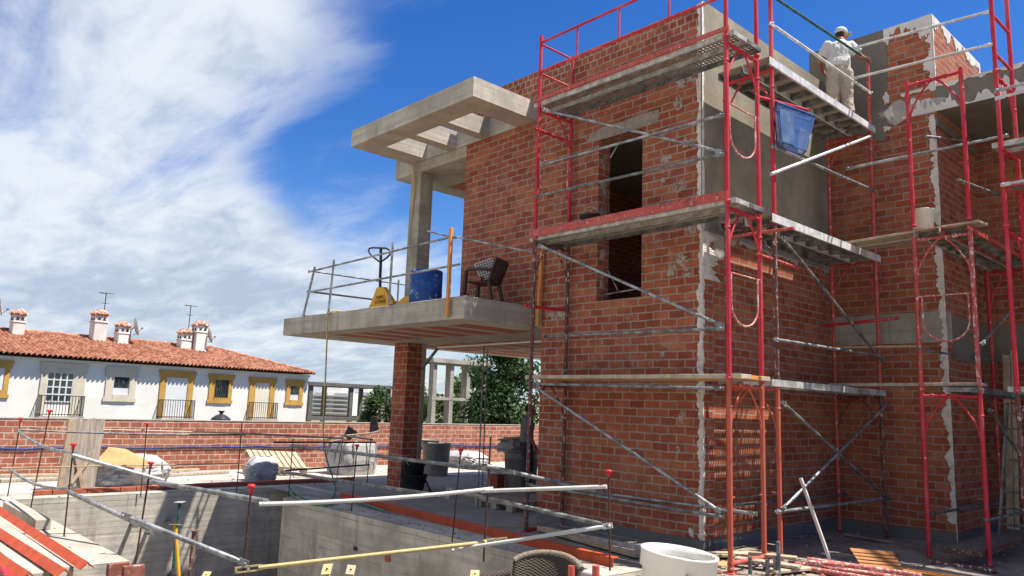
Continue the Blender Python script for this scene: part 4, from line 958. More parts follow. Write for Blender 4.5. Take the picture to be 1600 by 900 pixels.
f2('grey brace falling to the inner corner under the blue crate', (1207, 228), (1366, 298), xb)
f2('pale round tube rising from the blue crate to the worker platform', (1205, 272), (1360, 213), xb+.03, M['galv_lite'], r=.022, flat=False)
f2('grey diagonal brace of the second lift along the side wall', (1221, 370), (1380, 566), xb, M['galv_dull'])
f2('bright topped rail of the second lift along the side wall', (1210, 530), (1379, 557), xb+.02, M['galv'])
f2('falling grey arm of the ground level cross brace along the side wall', (1222, 628), (1390, 781), xb, M['galv_dull'])
f2('rising grey arm of the ground level cross brace along the side wall', (1388, 630), (1222, 796), xb+.03)
f2('low grey rail under the cross brace of the side wall', (1213, 800), (1391, 778), xb+.02)
f2('mortar splashed low rail close against the side wall', (1142, 790), (1322, 772), sx0, M['galv_dull'])
steel_plank('white edged steel platform plank carrying the worker', .53, .90, sy0-.12, sy1+.1, 6.10, M['wood_grey'], M['galv_lite'], ribs=True, lip=.10)
steel_plank('steel platform plank beside the worker against the side wall', .17, .51, sy0-.12, sy1+.1, 6.10, M['wood_grey'], M['galv_dull'], ribs=True, lip=.10)
steel_plank('white edged steel plank of the middle side platform', .53, .90, sy0-.12, sy1+.1, 4.08, M['wood_grey'], M['galv_lite'], ribs=True, lip=.10)
steel_plank('steel plank of the middle side platform against the side wall', .17, .51, sy0-.12, sy1+.1, 4.08, M['wood_grey'], M['galv_dull'], ribs=True, lip=.10)
steel_plank('bright perforated steel plank of the low side platform', .53, .90, sy0-.2, sy1+.1, 2.08, M['perf'], M['steel_edge'], lip=.08)
steel_plank('perforated steel plank of the low side platform against the side wall', .19, .51, sy0-.2, sy1+.1, 2.08, M['perf'], M['galv_dull'])
stube('brown tube clamped across the second lift near the corner', onY(.02, 1136, 371), onY(.02, 1241, 356), M['red_worn'], flat=False, group='red scaffold tubes')
stube('stubby brown clamped tube below the middle platform near the corner', onX(.84, 1183, 397), onX(.84, 1247, 419), M['red_worn'], flat=False, r=.021, group='red scaffold tubes')
stube('stubby pink tube from which the blue crate hangs', onX(.84, 1183, 151), onX(.84, 1262, 172), M['red'], flat=False, r=.02, group='red scaffold tubes')
stube('bright red tube clamped across the frame in the inner corner', onY(sy1-.05, 1288, 509), onY(sy1-.05, 1404, 497), M['red'], flat=False, r=.024, group='red scaffold tubes')
stube('yellow twisted board crossing the grey concrete floor band', onY(sy1-.08, 1308, 543), onY(sy1-.08, 1432, 541), M['prop_yellow'], flat=False, r=.018, group=None)
# --- scaffold along the porch
tx0, tx1, ty0, ty1 = 1.80, 2.45, 2.15, 5.2
frame('pinkish red ground level scaffold frame before the ragged white corner strip', (tx1, ty0), (tx0, ty0), .03, M['red'], hoop=False)
frame('white flecked scaffold frame with loop before the grey floor band', (tx1, ty0), (tx0, ty0), 2.03, M['red_fleck'], mat2=M['red_worn'])
frame('bright crimson scaffold frame without platform below the roof tower', (tx1, ty0), (tx0, ty0), 4.15, M['red'], hoop=False)
frame('dark red ground level scaffold frame deep in the porch', (tx1, ty1), (tx0, ty1), .03, M['red_worn'], hoop=False)
frame('dark red scaffold frame of the second lift deep in the porch', (tx1, ty1), (tx0, ty1), 2.03, M['red'], hoop=False)
def f3(lab, x, a, c, mat=None, **k): return stube(lab, onX(x, *a), onX(x, *c), mat, **k)
f3('grey tube pointing out of the porch below its roof', tx0, (1447, 213), (1581, 228), M['galv'], flat=False)
f3('grey tube pointing out of the porch behind the white bucket frame', tx1, (1497, 281), (1562, 305), M['galv_dull'], flat=False)
f3('dull rail behind the loop of the white flecked frame', tx0, (1432, 545), (1565, 566), M['galv_dull'], r=.014)
f3('grey diagonal brace at the right edge of the second porch lift', tx1, (1534, 538), (1585, 480), M['galv'])
f3('grey diagonal brace falling to the ladder in the porch', tx1, (1546, 640), (1600, 720), M['galv_dull'])
f3('low rusty tube crossing the ragged white corner strip', tx0, (1452, 803), (1577, 783), M['galv_dull'])
f3('low grey tube at the right edge before the ladder', tx1, (1541, 813), (1605, 799), M['galv_dull'])
steel_plank('steel plank on the middle porch platform', 1.83, 2.13, ty0-.1, ty1+.1, 4.08, M['wood'], M['steel_edge'], ribs=True)
steel_plank('outer steel plank on the middle porch platform', 2.15, 2.45, ty0-.1, ty1+.1, 4.08, M['wood'], M['red_worn'], ribs=True)
steel_plank('grey plank on the low porch platform', 2.12, 2.46, ty0-.1, ty1+.1, 2.08, M['perf'], M['galv_dull'])
steel_plank('perforated steel plank lying at the foot of the porch scaffold', 2.02, 2.42, 1.95, 4.6, .20, M['perf'], M['red_rust'])
plank('pale board bridging the middle platforms under the white bucket', (.62, 2.55, 4.115), (2.55, 2.35, 4.13), .28, .035, M['wood_lite'], group=G_PL)
plank('weathered board bridging the middle platforms in the inner corner', (.55, 2.85, 4.11), (2.2, 2.72, 4.11), .25, .03, M['wood_grey'], group=G_PL)
plank('long board bridging the low platforms across the inner corner', (.55, 2.45, 2.115), (2.45, 2.3, 2.12), .26, .04, M['wood_grey'], group=G_PL)
plank('light board lying across the deep porch platform', (1.7, 4.9, 4.16), (5.4, 4.5, 4.16), .24, .04, M['wood_lite'], group=G_PL)
plank('dark blue board lying below the light board deep in the porch', (1.75, 4.6, 4.11), (5.4, 4.2, 4.1), .26, .05, M['navy'], group=G_PL)
# --- scaffold at the right edge
ux, uy0, uy1 = 2.80, 2.30, 3.04
frame('rusty ground level scaffold frame at the right edge of the photo', (ux, uy0), (ux, uy1), .03, M['red_rust'], hoop=False, mat2=M['red_worn'])
frame('bright red scaffold frame of the second lift at the right edge', (ux, uy0), (ux, uy1), 2.03, M['red'], hoop=False)
frame('bright red scaffold frame of the third lift at the right edge', (ux, uy0), (ux, uy1), 4.03, M['red'], hoop=False)
frame('topmost crimson frame with two end rails against the sky at the right edge', (ux, uy0), (ux, uy1), 6.03, M['red'], hoop=False, h=1.9, top=False)
q0, q1 = onX(ux, 1548, 20), onX(ux, 1553, 82)
for q, lab in ((q0, 'upper crimson end rail against the sky at the right edge'), (q1, 'lower crimson end rail against the sky at the right edge')):
    stube(lab, (ux, uy0, q.z), (ux, uy1, q.z+.02), M['red'], flat=False, group='red scaffold tubes')
stube('upper pale rail against the sky right of the worker', onX(.80, 1335, 75), onX(ux, 1549, 17), M['galv_lite'])
stube('lower pale rail against the sky right of the worker', onX(.80, 1332, 123), onX(ux, 1550, 69), M['galv_lite'])
stube('pale rail crossing the brick wall above the white bucket', onX(.90, 1322, 264), onX(ux, 1576, 211), M['galv'])
for lab, y, z, m in (('grey rail leaving the photo at the right under the roof edge', uy0-.03, onX(ux, 1560, 145).z, M['galv']), ('second grey rail leaving the photo at the right under the roof edge', uy0-.03, onX(ux, 1560, 156).z, M['galv_lite']), ('white tube leaving the photo at the right below the red platform', uy0-.04, onX(ux, 1572, 293).z, M['galv_lite'])):
    stube(lab, (ux-.02, y, z), (ux+3.1, y, z+.06), m)
zp = onX(ux, 1566, 232).z
stube('crimson bearer tube of the small platform at the right edge', (ux, uy0, zp), (ux, uy1, zp), M['red'], flat=False, group='red scaffold tubes')
steel_plank('steel plank of the small platform at the right edge', ux-.1, ux+3, uy0+.02, uy0+.34, zp+.08, M['perf'], M['steel_edge'])
steel_plank('red edged plank of the small platform at the right edge', ux-.1, ux+3, uy0+.36, uy0+.68, zp+.08, M['perf'], M['red_worn'])
zq = onX(ux, 1572, 285).z
steel_plank('white edged plank of the lower small platform at the right edge', ux-.05, ux+3, uy0+.1, uy0+.6, zq, M['perf'], M['red_worn'])
steel_plank('worn plank at the right edge level with the low porch platform', ux-.1, ux+3, uy0+.02, uy0+.5, 2.10, M['perf'], M['steel_edge'])
# ladder in the porch
l0 = onZ(.0, 1559, 856); l0 = V((2.62, 3.75, .0))
pA = V((onY(3.75, 1559, 840).x, 3.75, 0.0)); pB = onY(4.25, 1574, 630); wv = V((.36, .03, 0))
o = thing('ladder', 'grey metal ladder leaning in the dark porch at the right edge', 'ladder', pA)
for s in (0, 1): MB().beam(pA+wv*s, pB+wv*s, .03, .055, up=(0, 1, 0)).build('stile', M['galv_dull'], o)
for i in range(9):
    t = (i+.6)/9.3; p = pA+(pB-pA)*t; MB().tube(p, p+wv, .014, 8).build('rung', M['galv_dull'], o)
plank('tall pale timber board standing by the porch door', onY(5.1, 1579, 840)*1.0, onY(5.1, 1572, 555), .09, .03, M['wood'], up=(0, 1, 0))
plank('narrow tall timber board standing by the porch door', onY(5.2, 1590, 838), onY(5.2, 1582, 548), .06, .03, M['wood_lite'], up=(0, 1, 0))

# ================================================================== BUCKETS, DRUMS, BAGS
def bucket(name, label, cat, c, r, h, mat, axis=(0, 0, 1), taper=.82, handle=None, fill=None, rim=.012, group='buckets and tubs', wall=None, ribs=1):
    c = V(c); ax = V(axis).normalized(); o = thing(name, label, cat, c, group); rb = r*taper
    prof = [(0, 0), (rb*.96, 0), (rb, .012), (r*.975, h-.078), (r+rim*.7, h-.074), (r+rim*.75, h-.010), (r+rim, h-.008), (r+rim, h), (r-.002, h), (r-.006, h-.03), (rb+.0, .03), (0, .028)]
    MB().lathe(prof, c, 32, ax).build('shell', mat, o)
    if fill: MB().lathe([(r*.93, h*fill[1]), (0, h*fill[1]+.004)], c, 24, ax).build('contents', fill[0], o)
    if handle:
        s = ax.cross(V(handle)).normalized(); q = []
        for k in range(13):
            a = math.pi*k/12; q.append(c+ax*(h-.06)+s*(math.cos(a)*(r+rim+.004))+V(handle).normalized()*(math.sin(a)*(r+.03)))
        MB().path(q, .004, 6).build('handle', M['galv_dull'] if mat is not M['black_plastic'] else M['bag'], o)
    return o
# white bucket close to the viewer, standing on a stack of blocks just under the frame
c = at(3.40, 1056, 861); r0 = .160
st = thing('block_stack', 'stack of grey concrete blocks under the white bucket', 'block stack', (c.x, c.y, 0))
zb = c.z-.36
for k in range(3): MB().box(c.x-.30, c.x+.30, c.y-.24, c.y+.24, zb*k/3+.004, zb*(k+1)/3-.004).build('block', M['mortar_grey'], st, bevel=.01)
tilt = (RT*.10+V((0, 0, 1))-FW*.02).normalized()
bk = bucket('paint_bucket', 'large dirty white plastic bucket in the foreground', 'bucket', V((c.x, c.y, zb+.012))-RT*.02, r0, .35, M['white_plastic'], tilt, .86, handle=(RT*.9-V((0, 0, 1))*.9), fill=(M['white_plastic'], .86))
# dark label patch on its side
n_ = (CAM-c); n_.z = 0; n_.normalize(); s_ = n_.cross(V((0, 0, 1)))
b = MB(); rr_ = [0.93, .97]
cc_ = V((c.x, c.y, zb+.012))-RT*.02
def onb(a, h): 
    rad_ = r0*.86+(r0*.985-r0*.86)*(h/.28)+.0015
    d_ = (n_*math.cos(a)-s_*math.sin(a)); d_ = (d_-tilt*d_.dot(tilt)).normalized(); return cc_+tilt*h+d_*rad_
vs = []; fs = []
for i in range(9):
    a = .02+.85*i/8; vs += [onb(a, .10), onb(a, .258+.006*math.sin(i*1.2))]
for i in range(8): fs.append((2*i, 2*i+2, 2*i+3, 2*i+1))
b.add(vs, fs).build('sticker', M['black_plastic'], bk)
q = onY(-.32, 924, 352); bucket('mortar_bucket', 'black rubber bucket on the middle front platform before the tall window', 'bucket', (q.x, -.30, 4.085), .165, .27, M['black_plastic'], (0, 0, 1), .66, handle=(0, -.35, .8))
q = onY(2.40, 1443, 362); bucket('paint_bucket', 'small white bucket on the board below the roof tower', 'bucket', (q.x, 2.40, 4.15), .135, .27, M['white_plastic'], (0, 0, 1), .9)
# black tubs by the brick pier
q = onZ(0, 645, 768)
bucket('mortar_bucket', 'wide black rubber tub at the foot of the brick pier', 'tub', (q.x, q.y, .006), .25, .32, M['black_plastic'], (0, 0, 1), .78)
bucket('mortar_bucket', 'black rubber bucket with white rope stacked in the tub by the pier', 'bucket', (q.x, q.y, .12), .205, .44, M['black_plastic'], (0, 0, 1), .8, handle=(-.6, -.3, .7))
stube('black stick leaning on the tubs by the brick pier', onZ(0, 674, 771), above(onZ(0, 655, 768), 662, 744), M['rebar'], r=.02, flat=False, name='stick', cat='stick', group=None)
# blue drum and tools on the balcony
c = onY(-.85, 666, 440); zt = onY(-.85, 666, 426).z; R = 25.5/FPX*(c-CAM).dot(FW)
o = thing('blue_drum', 'cut open blue plastic drum with white splashes on the balcony', 'drum', (c.x, -.85, 3.2))
h = zt-3.2+.02
MB().lathe([(0, 0), (R*.96, 0), (R, .03), (R, h*.32), (R*1.015, h*.34), (R*1.015, h*.37), (R, h*.39), (R*.99, h), (R*.965, h), (R*.96, .04), (0, .04)], (c.x, -.85, 3.2), 32).build('shell', M['blue_drum'], o)
MB().lathe([(R*.94, 0), (0, .02)], (c.x, -.85, 3.2+h*.9), 24).build('contents', M['mortar_grey'], o)

def bag(name, label, c, w, d, h, mat, seed, sag=.05, strap=True, top='open', cat='bulk bag', group='bulk bags on the site'):
    """square woven sack with bulging sides"""
    c = V(c); r = random.Random(seed); o = thing(name, label, cat, c, group); b = MB(); n = 72; rings = 26; vs = []
    for k in range(rings):
        t = k/(rings-1); bulge = 1+.10*math.sin(math.pi*min(1, t*1.05))-.05*(t > .97)
        for i in range(n):
            a = 2*math.pi*i/n; ca, sa = math.cos(a), math.sin(a); e = .55
            x = math.copysign(abs(ca)**e, ca)*w/2*bulge; y = math.copysign(abs(sa)**e, sa)*d/2*bulge
            nz = mnoise.noise(V((ca*1.6+seed, sa*1.6, t*2.2)))*sag + (.5-abs(mnoise.noise(V((ca*4+seed, sa*4, t*6)))))*sag*.8 + mnoise.noise(V((ca*9+seed, sa*9, t*14)))*sag*.4
            vs.append(c+V((x*(1+nz), y*(1+nz), h*t+(mnoise.noise(V((ca*2, sa*2, seed)))*.08*h if k == rings-1 else 0))))
    fs = [(k*n+i, k*n+(i+1) % n, (k+1)*n+(i+1) % n, (k+1)*n+i) for k in range(rings-1) for i in range(n)]
    b.add(vs, fs, 0, True)
    top_ring = vs[-n:]; ctr = sum(top_ring, V())/n; dz = -.06 if top == 'open' else .10
    inner = [ctr+(q-ctr)*.72+V((0, 0, dz+r.uniform(-.03, .03))) for q in top_ring]
    k0 = len(b.v); b.add(top_ring+inner+[ctr+V((0, 0, dz*1.4))], [(i, (i+1) % n, n+(i+1) % n, n+i) for i in range(n)]+[(n+i, n+(i+1) % n, 2*n) for i in range(n)], 0, True)
    b.build('sack', mat, o)
    if strap:
        b = MB()
        for sx in (-.55, .2, .75):
            x = c.x+sx*w/2; e = V((x, c.y-d/2*1.06, 0))
            b.path([V((x, c.y-d/2*1.10, c.z+h*.35)), V((x+.03, c.y-d/2*1.12, c.z+h*.7)), V((x+.08, c.y-d/2*1.0, c.z+h*1.02)), V((x+.2, c.y-d/2*.6, c.z+h*1.06))], .014, 5)
            b.path([V((c.x+w/2*1.11, c.y+sx*d/2, c.z+h*.35)), V((c.x+w/2*1.12, c.y+sx*d/2, c.z+h*.75)), V((c.x+w/2*.98, c.y+sx*d/2, c.z+h*1.03))], .014, 5)
        build_each(b, 'strap', M['bag_grey'] if mat is M['bag'] else M['bar_dark'], o)
    return o
c = onZ(0, 542, 742); c = V((c.x-.25, c.y+.25, .006)); htop = above(c, 542, 692).z
bag('bulk_bag', 'full pale grey bulk bag behind the pit with a spade on it', c, .92, .92, htop, M['bag'], 3, .05)
plank('grimy board across the top of the pale bulk bag', above(c, 500, 694), above(c, 588, 675)+V((0, .1, .02)), .16, .03, M['wood_grey'])
p = above(c, 541, 688)
bucket('mortar_bucket', 'black rubber bucket tipped over on the pale bulk bag', 'bucket', p+V((0, 0, .04)), .13, .26, M['black_plastic'], (.25, .5, .8), .7)
p0 = above(c, 505, 691)+V((.1, -.1, .06)); p1 = above(c, 585, 676)+V((.1, -.1, .0))
o = thing('spade', 'spade with upright black blade resting on the pale bulk bag', 'spade', p0); MB().path([p0, (p0+p1)/2+V((0, 0, .02)), p1], .02, 8).build('handle', M['wood'], o)
q0 = above(c, 579, 677)+V((.1, -.1, 0)); q1 = above(c, 594, 671)+V((.1, -.1, 0)); q2 = above(c, 591, 651)+V((.1, -.1, 0)); q3 = above(c, 581, 651)+V((.1, -.1, 0))
MB().prism([q0, q1, q2, (q2+q3)/2+V((0, 0, .015)), q3], (-.012, .012, .004)).build('blade', M['black_plastic'], o, bevel=.004)
c = onZ(0, 668, 744); c = V((c.x-.1, c.y+.3, .006)); bucket('mixing_tub', 'tall grey plastic tub half hidden behind the brick pier', 'tub', c, .34, above(c, 672, 692).z, M['tub_grey'], (0, 0, 1), .86)
plank('board lying on the grey tub behind the pier', above(c, 656, 690)+V((0, 0, .03)), above(c, 686, 692)+V((0, 0, .03)), .5, .04, M['wood_grey'])
c = onZ(0, 802, 764); c = V((c.x-.1, c.y+.3, .006)); bucket('mixing_tub', 'tall grey plastic tub beside the worker under the balcony', 'tub', c, .37, above(c, 800, 702).z, M['tub_grey'], (0, 0, 1), .86)
plank('board lying on the sack beside the worker', above(c, 778, 687), above(c, 814, 683), .4, .03, M['wood_lite'])
bag('refuse_sack', 'crumpled white plastic sack in the grey tub beside the worker', above(c, 802, 706), .52, .48, .17, M['bag'], 12, .22, False, 'full', 'sack', None)
c = onZ(0, 205, 757); c = V((c.x-.15, c.y, .006)); bag('refuse_sack', 'crumpled pale rubble sack under the ochre cardboard by the pit', c, .8, 1.15, .40, M['bag'], 14, .16, True, 'full', 'sack', None)
q = [above(c, *p) for p in ((170, 727), (186, 701), (212, 704), (252, 722), (247, 731), (205, 727))]
q = [p+V((.55, -.42, .04)) for i, p in enumerate(q)]
q = [q[0], q[1]+V((-.25, .15, .0)), q[2]+V((-.25, .15, 0)), q[3]+V((-.05, .05, 0)), q[4], q[5]]
o = MB().prism(q, (-.006, .004, .014)).build('cardboard_sheet', M['cardboard'], bevel=.004); tag(o, 'ochre cardboard sheet draped over the rubble sack', 'cardboard')
c = onZ(0, 405, 752); c = V((c.x-.2, c.y+.1, .006)); bag('refuse_sack', 'small white sack lying under the tilted pallet', c, .5, .5, .34, M['bag'], 17, .2, False, 'full', 'sack', None)
c = onZ(0, 725, 730); c = V((c.x, c.y, .006)); bag('refuse_sack', 'flattened white plastic sheet heaped in front of the boundary wall', c, 1.2, .7, .30, M['bag'], 19, .35, False, 'full', 'sack', None)
p = above(c, 738, 709); tag(MB().obox(p, (.03, .16, 0), (-.07, .02, 0), (0, 0, .07)).build('clay_block', M['clay'], bevel=.006), 'red clay block on the white plastic sheet', 'clay block', 'loose clay blocks')
c = onZ(0, 776, 761); tag(MB().box(c.x-.12, c.x+.12, c.y-.1, c.y+.12, .006, .27).build('clay_block', M['clay'], bevel=.008), 'single red clay block in front of the grey tub beside the worker', 'clay block', 'loose clay blocks')

# ---- pallets, bricks, boards
def pallet(label, c, ux, uy, w, d, mat, tilt=0.0):
    c, ux = V(c), V(ux).normalized(); uy = V(uy).normalized(); uz = ux.cross(uy).normalized(); uz = uz if uz.z > 0 else -uz
    o = thing('pallet', label, 'pallet', c, 'wooden pallets')
    n = 9
    for i in range(n): MB().obox(c+ux*((i-(n-1)/2)*w/n)+uz*.13, ux*w/n*.38, uy*d/2, uz*.011).build('slat', mat, o)
    for j in (-1, 0, 1):
        MB().obox(c+uy*(j*(d/2-.05))+uz*.107, ux*w/2, uy*.05, uz*.011).build('bearer', mat, o)
        for i in (-1, 0, 1): MB().obox(c+uy*(j*(d/2-.05))+ux*(i*(w/2-.07))+uz*.05, ux*.07, uy*.05, uz*.045).build('block', mat, o)
    return o
c = onZ(0, 445, 742); c = V((c.x-.3, c.y-.1, .20)); pallet('pale pallet tilted against clay bricks by the pit', c, (.25, 1, -.05), (-1, .2, .30), 1.15, 1.0, M['wood_lite'])
c = onZ(0, 795, 794); pallet('dark low pallet on the terrace beside the front wall', (c.x, c.y, .006), (1, 0, 0), (0, 1, 0), .9, .7, M['wood_grey'])
c = onZ(0, 478, 735); c = V((c.x-.9, c.y+.1, 0))
for i, (dx, dy, z) in enumerate(((0, -.3, 0), (0, .05, 0), (0, .4, 0), (0.02, -.1, .26), (.0, .26, .26))):
    b = MB().box(c.x+dx-.12, c.x+dx+.12, c.y+dy-.16, c.y+dy+.16, z+.008, z+.255); o = b.build('hollow_brick', M['clay'], bevel=.006)
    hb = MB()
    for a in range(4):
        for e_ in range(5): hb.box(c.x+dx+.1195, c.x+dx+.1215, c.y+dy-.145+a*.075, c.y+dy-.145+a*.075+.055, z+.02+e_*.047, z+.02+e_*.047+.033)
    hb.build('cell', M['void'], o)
    tag(o, ['hollow red brick at the left foot of the brick pile', 'hollow red brick in the middle of the pile foot', 'hollow red brick at the right foot of the pile by the pale bulk bag', 'upper left hollow red brick on the brick pile', 'upper right hollow red brick on the brick pile'][i], 'hollow brick', 'hollow bricks piled by the boundary wall')
# leaning formwork panel of old boards
b0 = onZ(0, 96, 767); b1 = onZ(0, 147, 764); dirv = (b1-b0); dirv.z = 0; Lw = dirv.length; dirv.normalize()
t0 = above(b0, 116, 655); lean = V((-.35, 0, 0)); hgt = t0.z
o = thing('formwork_panel', 'leaning formwork panel of weathered vertical boards before the boundary wall', 'formwork panel', b0)
shift = (above(b0, 116, 655)-b0); shift.z = 0
for i in range(7):
    p = b0+dirv*(Lw*(i+.5)/7); q = p+shift+V((-.05, 0, hgt+.02*math.sin(i*2.1)))
    MB().beam(p+V((0, 0, .01)), q, Lw/7*.93, .025, up=(1, 0, 0)).build('board', M['wood_grey'], o)
for s in (.0,): MB().beam(b0+V((.06, -.05, .01)), b0+shift+V((.0, -.05, hgt)), .07, .09, up=(1, 0, 0)).build('side_post', M['wood'], o)
MB().beam(b0+dirv*.12+V((.06, 0, .12)), b0+dirv*Lw*.75+V((.04, 0, .55)), .06, .02, up=(1, 0, 0)).beam(b0+dirv*(Lw*.6)+V((.06, 0, .05)), b0+dirv*Lw*.3+V((.02, 0, .6)), .06, .02, up=(1, 0, 0)).build('batten', M['wood'], o)
for (a, c_, lab, m) in (((0, 744), (96, 743), 'long pale plank lying along the boundary wall at the left edge', 'wood_lite'), ((0, 752), (92, 749), 'grey plank lying before the boundary wall at the left edge', 'wood_grey'), ((250, 738), (345, 731), 'yellowish plank lying along the boundary wall right of the sack', 'wood_lite'), ((255, 744), (355, 738), 'grey plank lying beside the yellowish plank right of the sack', 'wood_grey')):
    p, q = onZ(0.02, *a), onZ(0.02, *c_); plank(lab, V((p.x, p.y, .03)), V((q.x, q.y, .03)), .16, .05, M[m])

# ================================================================== PIT EDGE: STAKES, RAILS, ANGLES
def stake(label, bpx, tpx, cap, z=0.006, r=.009, mat=None, sub=.0):
    base = onZ(z, *bpx); top = above(base, *tpx); o = thing('rebar_stake', label, 'rebar stake', base, 'rebar stakes around the pit')
    d = (top-base).normalized(); MB().path([base-d*.05, base+(top-base)*.5, top], r, 8).build('bar', mat or M['rebar'], o)
    if cap: MB().lathe([(.012, -.07), (.018, -.068), (.018, -.028), (.034, -.02), (.036, -.004), (.028, .006), (0, .009)], top, 14, d).build('safety_cap', M['cap_red'], o)
    return base, top
S = {}
S['a'] = stake('rebar stake with red cap nearest the left edge', (12, 775), (33, 653), True)
S['b'] = stake('tall rebar stake with red cap before the left balcony door', (47, 799), (78, 641), True)
S['c'] = stake('rebar stake with red cap in front of the formwork panel', (100, 838), (115, 693), True)
S['d'] = stake('rebar stake with small red cap left of the pale cardboard end', (220, 772), (230, 661), True)
b_ = onY(-5.0, 211, 885); tp = above(b_, 236, 722); o = thing('rebar_stake', 'rebar stake with big red cap over the rubble sack rising from the pit', 'rebar stake', (b_.x, b_.y, b_.z), 'rebar stakes around the pit')
MB().path([b_, (b_+tp)/2, tp], .011, 8).build('bar', M['rebar'], o); MB().lathe([(.012, -.07), (.018, -.068), (.018, -.028), (.036, -.02), (.038, -.004), (.028, .006), (0, .009)], tp, 14).build('safety_cap', M['cap_red'], o)
S['e'] = (b_, tp)
S['f'] = stake('bare rebar stake standing in line with the black lantern', (370, 765), (378, 661), False)
S['h'] = stake('bare rebar stake left of the pale bulk bag behind the pit corner', (451, 776), (458, 685), False)
S['i'] = stake('bare rebar stake in front of the left half of the pale bulk bag', (526, 747), (536, 683), False)
S['j'] = stake('rebar stake with red cap before the pale bulk bag at the pit rim', (549, 799), (558, 695), True)
S['k'] = stake('bare rebar stake in front of the right edge of the pale bulk bag', (573, 757), (580, 680), False)
S['l'] = stake('rebar stake with red cap right of the brick pier', (707, 841), (720, 702), True)
b_ = onY(-4.6, 380, 900); b_ = V((b_.x, b_.y, b_.z)); tp = above(b_, 393, 758)
o = thing('rebar_stake', 'thick rusty rebar stake with big red cap in the pit foreground', 'rebar stake', (b_.x, b_.y, PITZ), 'rebar stakes around the pit')
MB().path([V((b_.x-.05, b_.y, PITZ)), b_, tp], .013, 8).build('bar', M['rebar'], o); MB().lathe([(.016, -.09), (.022, -.088), (.022, -.036), (.042, -.028), (.044, -.005), (.03, .01), (0, .012)], tp, 14).build('safety_cap', M['cap_red'], o)
S['g'] = (b_, tp)
S['m'] = stake('rusty bare rebar stake crossing the white tube joint', (756, 870), (767, 682), False, r=.011)
S['n'] = stake('rebar stake with red cap in front of the ground storey front wall', (953, 893), (951, 735), True, r=.010)
def rail(label, p0, p1, mat='galv', r=.021, sag=.0, flat=False, name='rail_tube'):
    return stube(label, p0, p1, M[mat], r, flat, name, 'rail tube', 'rail tubes tied to the rebar stakes', sag)
def on(s, px, py): return above(S[s][0], px, py)+V((CAM.x-S[s][0].x, CAM.y-S[s][0].y, 0)).normalized()*.03
rail('thin upper rail from the left stakes to the bare stake under the lantern', on('a', 26, 671), on('f', 384, 679), 'galv_dull', .017, .03)
rail('second thin rail lapping the upper rail at the left', on('d', 160, 673)+V((.03, 0, .02)), on('f', 388, 677)+V((.03, 0, 0)), 'wood_lite', .014)
rail('bent thin rail from the leftmost stake to the formwork panel stake', on('a', 28, 673), on('c', 121, 707), 'galv', .02, .08)
rail('thick grey tube from the formwork panel stake to the rubble sack stake', on('c', 113, 711), on('e', 256, 751), 'galv', .026)
rail('long thick grey tube over the pit to the big red cap', on('e', 236, 752), on('g', 418, 783), 'galv', .028)
rail('sagging lower rail from the leftmost stake to the formwork panel stake', on('a', 16, 733), on('c', 118, 762), 'galv', .02, .10)
rail('lower grey tube from the formwork panel stake down into the pit', on('c', 107, 768), on('g', 268, 840)+V((-.6, 0, 0)), 'galv', .026)
rail('flat ended grey tube pointing at the yellow prop', on('g', 215, 813)+V((-.5, 0, 0)), on('g', 388, 881), 'galv', .027, 0, True)
rail('thin brown rod along the planks at the left', on('a', 0, 731), on('f', 372, 724), 'wood', .012)
rail('dark rail from the lantern stake to the tipped bucket', on('f', 376, 677), on('i', 540, 685), 'wood_grey', .019)
rail('dark bar tied between the bare stakes before the pale bulk bag', on('h', 428, 691), on('k', 586, 691), 'bar_dark', .017)
rail('bluish tube from the tipped bucket to the right edge of the bulk bag', on('i', 534, 680), on('k', 582, 687), 'galv_dull', .019)
rail('dark lower bar before the pale bulk bag', on('h', 446, 735), on('k', 577, 726), 'bar_dark', .016)
rail('long dull rail passing the brick pier towards the front wall', on('h', 455, 696), on('m', 805, 738), 'galv_dull', .026)
rail('long lower rail passing the foot of the brick pier', on('h', 440, 737), on('l', 700, 776), 'galv_dull', .026)
rail('spattered tube from the pier rail to the front wall scaffold', on('m', 760, 728), V((-.62, -.95, onY(-.95, 945, 772).z)), 'galv_dull', .026)
rail('low spattered tube from the red capped stake to the front wall stake', on('l', 698, 764), on('n', 955, 822), 'galv_dull', .026, 0, True)
rail('white tube from the big red cap across the pit', on('g', 405, 787), on('m', 770, 763), 'white_plastic', .022, .03)
rail('white tube from the rusty stake to the front wall stake', on('m', 752, 767), on('n', 948, 760), 'white_plastic', .022)
rail('lower white tube ending at the front wall stake', on('m', 705, 859), on('n', 957, 820), 'white_plastic', .022, 0, True)
# yellow prop tube lying in mid air between stakes
p0, p1 = on('g', 369, 890), on('m', 791, 843)
o = thing('prop_tube', 'pale yellow slotted prop tube spanning the pit', 'prop', p0); d = (p1-p0).normalized(); s = d.cross(V((0, 0, 1))).normalized(); u = s.cross(d)
MB().tube(p0+d*.22, p1-d*.22, .022, 12).build('tube', M['prop_yellow'], o)
for q, e in ((p0, 1), (p1, -1)):
    b = MB()
    for w in (-.024, .024): b.obox(q+d*e*.12+u*w, d*.13, s*.006, u*.008)
    for t in (0, .12, .245): b.obox(q+d*e*t, d*.012, s*.006, u*.03)
    b.build('slotted_end', M['prop_yellow'], o)
